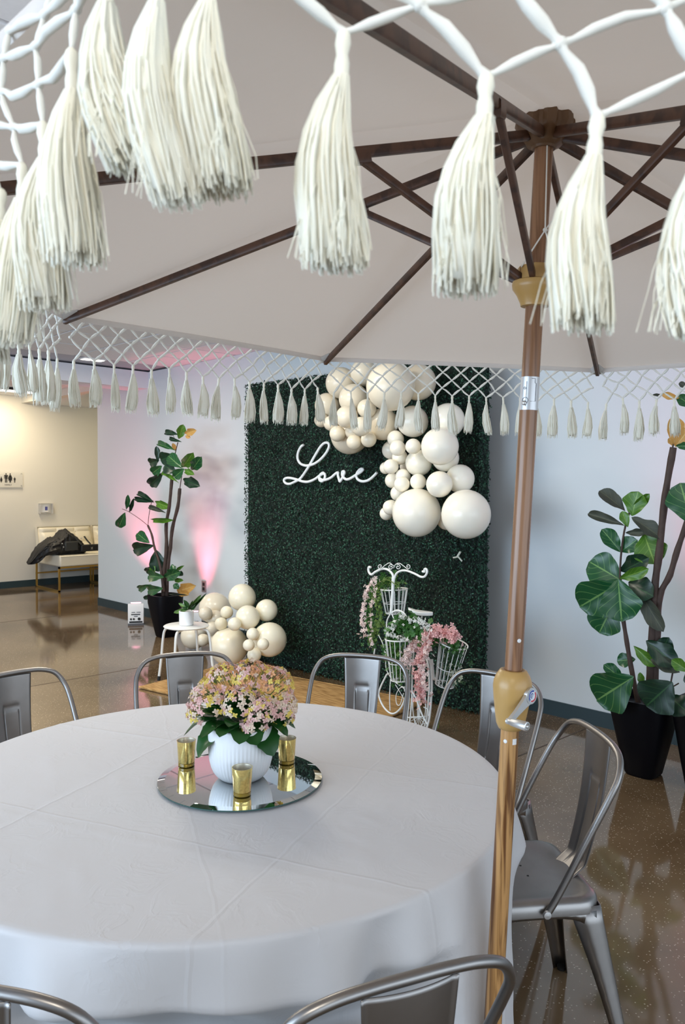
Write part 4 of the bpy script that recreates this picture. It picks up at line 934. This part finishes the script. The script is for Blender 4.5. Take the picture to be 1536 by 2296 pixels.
# ------------------------------------------------------------------ umbrella
TIPS = [V(q) for q in ((-.4255,2.4794,1.8934),(-1.3441,2.4754,1.9385),(-1.9908,1.8222,1.974),(-1.9865,.9024,1.9791),(-1.3339,.2549,1.9507),(-.4152,.2588,1.9056),(.2314,.912,1.8701),(.2271,1.8318,1.865))]
P0 = V((-.97408, 1.35611, 0)); P23 = V((-.86113, 1.36929, 2.3))
def pole(z_): return P0+(P23-P0)*(z_/2.3)
PAX = (P23-P0).normalized(); HUB = pole(2.247); RUN = pole(1.955)
um = thing('patio_umbrella', 'cream market umbrella with brown ribs and tasselled macrame fringe', 'umbrella', P0)
APEX = HUB+PAX*.045
for k in range(8):
    a, b_ = TIPS[k]+PAX*.016, TIPS[(k+1)%8]+PAX*.016
    def gore(u, v, a=a, b_=b_, k=k):
        p = APEX.lerp(a.lerp(b_, u), v); w_ = math.sin(PI*u)*math.sin(PI*min(1, v*1.0))
        sag = -.010*w_+.006*noise.noise(V((u*3+k*7, v*9, 1)))*math.exp(-v*2.2)*math.sin(PI*u)*2
        p = p+PAX*sag
        if v > .995: p = p+(a.lerp(b_, u)-APEX).normalized()*(-.006*math.sin(PI*u))
        return p
    o = MB().grid(gore, 17, 26).build('canopy_panel', CANVAS, um, auto=0)
    # hem along the edge
    E = [gore(i/16, 1)-PAX*.004 for i in range(17)]
    MB().tube(E, .006, 6, flat=(1.6, .6)).build('hem', CANVAS, um)
def bar(p, q, w_, h_, up=PAX):
    ax = (q-p).normalized(); n = (up-ax*up.dot(ax)).normalized(); s_ = ax.cross(n); m = MB(); c = .25
    prof = [(-1, -1+c), (-1+c, -1), (1-c, -1), (1, -1+c), (1, 1-c), (1-c, 1), (-1+c, 1), (-1, 1-c)]
    vs = [e+s_*x_*w_/2+n*y_*h_/2 for e in (p, q) for x_, y_ in prof]
    m.add(vs, [tuple(range(7, -1, -1)), tuple(range(8, 16))]+[(i, (i+1)%8, 8+(i+1)%8, 8+i) for i in range(8)]); return m
for k in range(8):
    tp = TIPS[k]; d = (tp-HUB).normalized(); hd = V((d.x, d.y, 0)).normalized()
    bar(HUB+d*.028, tp, .0125, .019).build('rib', RIBM, um)
    J = HUB.lerp(tp, .3215)
    bar(RUN+hd*.022+V((0,0,.005)), J-PAX*.010, .011, .015).build('strut', RIBM, um)
    bar(J-d*.018-PAX*.008, J+d*.018-PAX*.008, .017, .026).build('joint', RIBM, um)
    # tip pocket
    m = MB(); q = tp+PAX*.010; out = d
    m.tube([q-out*.05, q-out*.01, q+out*.012], [.006, .016, .018], 8, flat=(.6, 1.5)); m.build('tip_pocket', mat('pocket_fabric', (.66, .66, .66), .7) if k == 0 else bpy.data.materials['pocket_fabric'], um)
MB().lathe([(.02, .032), (.056, .028), (.058, .012), (.050, -.004), (.034, -.022), (.024, -.026), (.022, -.03)], HUB, 40, axis=PAX, mod=lambda a, f: 1 if f > .6 else (1.0 if math.cos(8*a) > -.3 else .82)).build('top_hub', TAND, um)
# runner
MB().lathe([(.020, -.042), (.0275, -.041), (.0285, -.036), (.036, -.020), (.045, -.008), (.0465, 0), (.0455, .006), (.042, .008), (.021, .008)], RUN, 48, axis=PAX).build('runner', TAN, um, auto=50)
for k in range(8):
    a_ = TIPS[k]-HUB; b_ = TIPS[(k+1)%8]-HUB; d = V((a_.x+b_.x, a_.y+b_.y, 0)).normalized()
    s_ = PAX.cross(d); m = MB(); vs = []
    for z_ in (.006, .036):
        for x_, y_ in ((.021, -.008), (.036, -.0135), (.036, .0135), (.021, .008)): vs.append(RUN+PAX*z_+d*x_+s_*y_)
    m.add(vs, [(3,2,1,0),(4,5,6,7),(0,1,5,4),(1,2,6,5),(2,3,7,6),(3,0,4,7)]); m.build('runner_block', TAN, um, bevel=.002)
MB().tube([pole(.02), pole(1.165)], .0185, 32).build('lower_pole', POLEL, um)
MB().tube([pole(1.15), pole(2.255)], .0178, 32).build('upper_pole', POLEU, um)
# string and knot
cs = (EYE-HUB); cs.z = 0; cs.normalize(); sd_ = V((-cs.y, cs.x, 0))
kn = pole(2.055)+cs*.022-sd_*(-.012)
top = pole(2.225)+cs*.018+sd_*.006
m = MB(); m.tube([top, kn], .0016, 6).tube([kn, RUN+V((0,0,.03))+cs*.03+sd_*.035], .0015, 6).tube([kn, RUN+V((0,0,.03))+cs*.03-sd_*.028], .0015, 6).ball(kn, .0048, 8, 6).tube([kn, kn+V((0,0,.016))+sd_*.012], .0012, 5)
m.build('cord', CORD, um)
# crank housing
def yz(py):   # height on the pole seen at picture row py
    lo, hi = 0, 2.3
    for _ in range(40):
        md = (lo+hi)/2; q = pole(md); d = q-EYE; yy = 1148-FPX*d.dot(UP)/d.dot(FW)
        if yy > py: lo = md
        else: hi = md
    return lo
za, zb = yz(1634), yz(1500); H_ = zb-za
MB().lathe([(.019, 0), (.024, .002), (.029, H_*.10), (.033, H_*.3), (.0375, H_*.55), (.0395, H_*.72), (.0385, H_*.80), (.034, H_*.90), (.027, H_*.985), (.0215, H_), (.0190, H_-.002)], pole(za), 48, axis=PAX).build('crank_housing', TAN, um, auto=60)
hc = pole(za+H_*.62); rt_ = (RX*.64-FW*.77); rt_.z = 0; rt_.normalize()   # the axle points right and towards the camera
ax0 = hc+rt_*.018+RX*.006
MB().tube([ax0, ax0+rt_*.016], .013, 20).build('crank_axle', SILVER, um)
hub_ = ax0+rt_*.020; fwd = PAX.cross(rt_).normalized()
if fwd.dot(RX) > 0: fwd = -fwd
knob0 = hub_+fwd*.062-PAX*.042
m = MB(); m.tube([hub_-rt_*.004, hub_+rt_*.004], .0165, 28)
ax_ = (knob0-hub_); L_ = ax_.length; axn = ax_.normalized(); sdn = axn.cross(rt_)
vs = []
for f, w_ in ((0, .015), (.3, .0095), (.7, .006), (1, .006)):
    for s1 in (-1, 1):
        for s2 in (-1, 1): vs.append(hub_+ax_*f+sdn*s1*w_+rt_*s2*.0035)
fs = []
for i in range(3):
    b0 = i*4
    for a1, a2 in ((0,1),(1,3),(3,2),(2,0)): fs.append((b0+a1, b0+a2, b0+4+a2, b0+4+a1))
fs += [(0,2,3,1), (12,13,15,14)]
m.add(vs, fs); m.build('crank_arm', SILVER, um, auto=50)
MB().lathe([(.001, -.006), (.006, -.006), (.006, .004), (.0072, .005), (.0092, .036), (.009, .042), (.007, .043), (.006, .040), (.001, .040)], knob0, 24, axis=rt_).build('crank_knob', SILVER, um, auto=50)
MB().ball(knob0+rt_*.041, .004, 10, 8).build('rivet', SILVER, um)
f0 = hub_+rt_*.0045
EMR = mat('emblem_red', (.6, .04, .06), .4); EMB = mat('emblem_blue', (.02, .06, .35), .4); EMW = mat('emblem_white', (.8, .85, .9), .4)
MB().lathe([(.001, 0), (.0125, 0), (.0125, .0006), (.001, .0006)], f0, 28, axis=rt_).build('emblem', EMW, um)
up_ = (PAX-rt_*PAX.dot(rt_)).normalized(); s1 = rt_.cross(up_)
def arc(a0_, a1_, r0, r1, m_, lift):
    m = MB(); N = 14
    def g_(u, v): a = a0_+(a1_-a0_)*u; r = r0+(r1-r0)*v; return f0+rt_*lift+(up_*math.sin(a)+s1*math.cos(a))*r
    m.grid(g_, N, 2).build('emblem_mark', m_, um)
sg = 1 if s1.dot(RX) > 0 else -1
A0 = 0 if sg > 0 else PI
arc(A0-.7, A0+2.0, .0088, .0118, EMR, .001); arc(A0+2.3, A0+5.2, .0088, .0118, EMB, .001); arc(A0+2.6, A0+4.9, .0045, .0065, EMB, .001)
m = MB(); m.add([f0+rt_*.0012+(up_*y_+s1*x_)*.001 for x_, y_ in ((-4, 4), (-1.5, 6), (4.5, -4), (2, -6))], [(0,1,2,3)]); m.build('emblem_mark', mat('emblem_grey', (.35, .45, .6), .3), um)
# silver instruction sticker
z0, z1 = yz(920), yz(846)
MB().tube([pole(z0), pole(z1)], .0183, 40, cap=False).build('instruction_sticker', mat('silver_foil', (.66, .67, .69), .35, .55), um)
def onpole(du, z_, r=.0187):   # du: angle offset from the camera-facing side, radians (+ = right in the picture)
    c = pole(z_); f_ = (EYE-c); f_.z = 0; f_.normalize(); r_ = V((-f_.y, f_.x, 0)); 
    if r_.dot(RX) < 0: r_ = -r_
    return c+(f_*math.cos(du)+r_*math.sin(du))*r
m = MB(); W_ = lambda f: z0+(z1-z0)*f
for l_ in ([(.15,.93),(.55,.93),(.55,.80)], [(.55,.80),(.7,.78),(.7,.25),(.1,.25)], [(-.35,.85),(-.35,.1)]):
    m.tube([onpole(a, W_(f)) for a, f in l_], .0005, 4)
for ca, cf, r_ in ((-.55, .65, .0022), (-.45, .28, .006)):
    c_ = onpole(ca, W_(cf)); m.tube([onpole(ca+r_*math.cos(q)/.0187, W_(cf)+r_*math.sin(q)) for q in [2*PI*i/14 for i in range(15)]], .0005, 4)
m.build('sticker_drawing', mat('sticker_ink', (.05, .05, .07), .5), um); MB().ball(onpole(-.5, W_(.2)), .005, 10, 8).build('push_button', SILVER, um)
for py, du in ((1433, .45), (1657, -.45)):
    q = onpole(du, yz(py), .0185); MB().lathe([(.001, 0), (.0042, 0), (.0036, .0012), (.001, .0015)], q, 16, axis=(q-pole(yz(py)))).build('button_cap', WPLAST, um)
q0, q1 = yz(1664), yz(1651)
m = MB(); m.grid(lambda u, v: onpole(.35+.5*u, q0+(q1-q0)*v, .0188), 6, 2); m.build('white_label', WPLAST, um)
# weighted base
MB().lathe([(.01, 0), (.235, 0), (.24, .008), (.24, .03), (.22, .045), (.05, .055), (.03, .06), (.028, .22), (.0195, .225)], P0, 48).build('base', mat('base_cement', (.25, .23, .21), .7), um)

# ---- macrame fringe
def tassel_mesh(ns, seed, near):
    rs = random.Random(seed); m = MB(); bend = rs.uniform(-.16, .16)
    # loop and wrapped neck
    m.lathe([(.02, .02), (.045, .0), (.055, -.05), (.040, -.10), (.052, -.14), (.05, -.22), (.062, -.26)], n=8)
    m.tube([(bend*f*f, bend*.6*math.sin(f*4), -.2-.85*f) for f in (.03, .15, .3, .5, .7, .88, .94)], [.05, .095, .14, .165, .175, .17, .06], 12)
    for i in range(ns):
        a = rs.random()*2*PI; rr_ = math.sqrt(rs.random()); r0 = .050*rr_; r1 = (.165+.04*rs.random())*rr_+.02; ll_ = rs.uniform(.90, 1.05)
        ph = rs.random()*6; P = []; N = 7 if near else 4
        for k in range(N):
            f = k/(N-1); r = r0+(r1-r0)*min(1, f*1.7)**.8; aa = a+.18*math.sin(ph+f*3)*f
            P.append((r*math.cos(aa)+.010*math.sin(ph+f*7)+bend*f*f, r*math.sin(aa)+bend*.6*math.sin(f*4), -.2-.85*ll_*f))
        m.tube(P, [.0125 if near else .026]*(N-1)+[.007], 3, cap=False)
    if near:
        for i in range(22):
            a = rs.random()*2*PI; P = [(.1*math.cos(a), .1*math.sin(a), -.5)]
            for k in range(1, 6): P.append((P[-1][0]+rs.gauss(0,.02)+.02*math.cos(a), P[-1][1]+rs.gauss(0,.02)+.02*math.sin(a), P[-1][2]-.11))
            m.tube(P, .004, 3, cap=False)
    o = m.build('tassel', YARN, None, auto=0); me = o.data; bpy.data.objects.remove(o); return me
TN = [tassel_mesh(300, s_, True) for s_ in (1, 2, 3)]; TF = [tassel_mesh(40, s_, False) for s_ in (4, 5, 6, 7)]
CLEN = .118
rs = random.Random(31)
def cord_seg(m, a, b_, w_=.0033, near=False):
    d = b_-a; L_ = d.length; k = V((rs.gauss(0,1), rs.gauss(0,1), rs.gauss(0,1)))*L_*.025
    P = [a, a+d*.12, a+d*.35+k, a+d*.65+k*.7, a+d*.88, b_]; R_ = [w_*.95, w_*.65, w_*1.05, w_*1.1, w_*.65, w_*.95]
    m.tube(P, R_, 7 if near else 5, cap=False)
def tassel(head, tipdir, L_, wd, near, i):
    z_ = -tipdir.normalized(); x_ = z_.orthogonal().normalized(); x_ = Matrix.Rotation(rs.random()*6, 3, z_) @ x_; y_ = z_.cross(x_)
    M = Matrix(((x_.x*wd, y_.x*wd, z_.x*L_, head.x), (x_.y*wd, y_.y*wd, z_.y*L_, head.y), (x_.z*wd, y_.z*wd, z_.z*L_, head.z), (0,0,0,1)))
    inst((TN if near else TF)[i % (3 if near else 4)], 'tassel', M, um)
ROWS = 4
def fringe(top, bot, dirs, near, w_=.0033):
    """top: N+1 points on the hem; bot: N tassel heads; diamonds between"""
    m = MB(); N = len(bot)
    def node(j_, i):   # row j_ (0 hem .. ROWS bottom); i may be half-integer
        f = j_/ROWS
        def samp(P, x_):
            x_ = max(0, min(len(P)-1, x_)); k = int(x_); k = min(k, len(P)-2); return P[k].lerp(P[k+1], x_-k)
        a = samp(top, i*(len(top)-1)/(N-1)); b2 = samp(bot, i)
        g_ = random.Random(j_*7919+int(i*2)*31+N); jt = V((g_.gauss(0,1), g_.gauss(0,1), g_.gauss(0,1)))*.0022*(0 < j_ < ROWS)
        return a.lerp(b2, f)+jt
    for j_ in range(ROWS):
        off0 = 0 if (ROWS-j_) % 2 == 0 else .5; off1 = .5-off0
        for i in range(N+1):
            x0 = i-off0
            if x0 < -.01 or x0 > N-.99: continue
            for s_ in (-.5, .5):
                x1 = x0+s_
                if x1 < -.01 or x1 > N-.99: continue
                a = node(j_, x0); b2 = node(j_+1, x1); cord_seg(m, a, b2, w_*(1.15 if s_ > 0 else .85), near)
            m.ball(node(j_, x0), w_*1.25, 6, 5)
    m.build('fringe_net', CORD, um, auto=0)
    for i, h in enumerate(bot): tassel(h, dirs[i] if dirs else V((rs.gauss(0,.05), rs.gauss(0,.05), -1)), CLEN*rs.uniform(.92, 1.06) if not near else (dirs[i].length*1.02), (.072 if not near else .088)*rs.uniform(.85, 1.15), near, i)
NET = .105
def edge_fringe(k, near=False):
    a, b_ = TIPS[k]+PAX*.010, TIPS[(k+1)%8]+PAX*.010; L_ = (b_-a).length; N = int(round(L_/.058))
    top = [a.lerp(b_, i/40) for i in range(41)]
    out = ((a+b_)/2-HUB); out.z = 0; out.normalize()
    bot = []
    for i in range(N):
        f = (i+.5)/N; bot.append(a.lerp(b_, f)+out*.008-V((0,0,NET+.008*rs.gauss(0,.5))))
    fringe(top, bot, None, near)
for k in (0, 1, 2, 3, 7): edge_fringe(k)
# the sides nearest the camera: tassels stretched unevenly along the hem
def px_list(l): return [(atd(a, b_, d), atd(c_, e_, d+.01)-atd(a, b_, d)) for a, b_, c_, e_, d in l]
rightn = px_list([(770,75,745,548,.485),(1090,172,1068,608,.482),(1340,262,1298,698,.478),(1572,300,1530,718,.47),(1830,380,1830,780,.47),(2100,420,2100,820,.47),(2400,440,2400,840,.47),(2720,450,2720,850,.47)])
a, b_ = TIPS[5]+PAX*.010, TIPS[6]+PAX*.010
fringe([a.lerp(b_, .10+.9*i/20) for i in range(21)], [q[0] for q in rightn], [q[1] for q in rightn], True, .0036)
leftn = px_list([(-420,640,-420,900,.88),(-300,600,-300,880,.82),(-200,560,-200,850,.78),(-120,520,-120,810,.74),(-55,475,-60,780,.70),(3,430,-12,745,.67),(50,372,44,738,.63),(97,280,118,652,.59),(160,117,172,548,.54),(232,-75,262,338,.49),(345,-95,378,398,.465),(460,-90,488,378,.47)])
a, b_ = TIPS[4]+PAX*.010, TIPS[5]+PAX*.010
fringe([a.lerp(b_, i/20) for i in range(21)], [q[0] for q in leftn], [q[1] for q in leftn], True, .0032)
fringe([TIPS[5]+PAX*.01, TIPS[5].lerp(TIPS[6], .10)+PAX*.01], [leftn[-1][0], rightn[0][0]], [leftn[-1][1], rightn[0][1]], True, .0034)
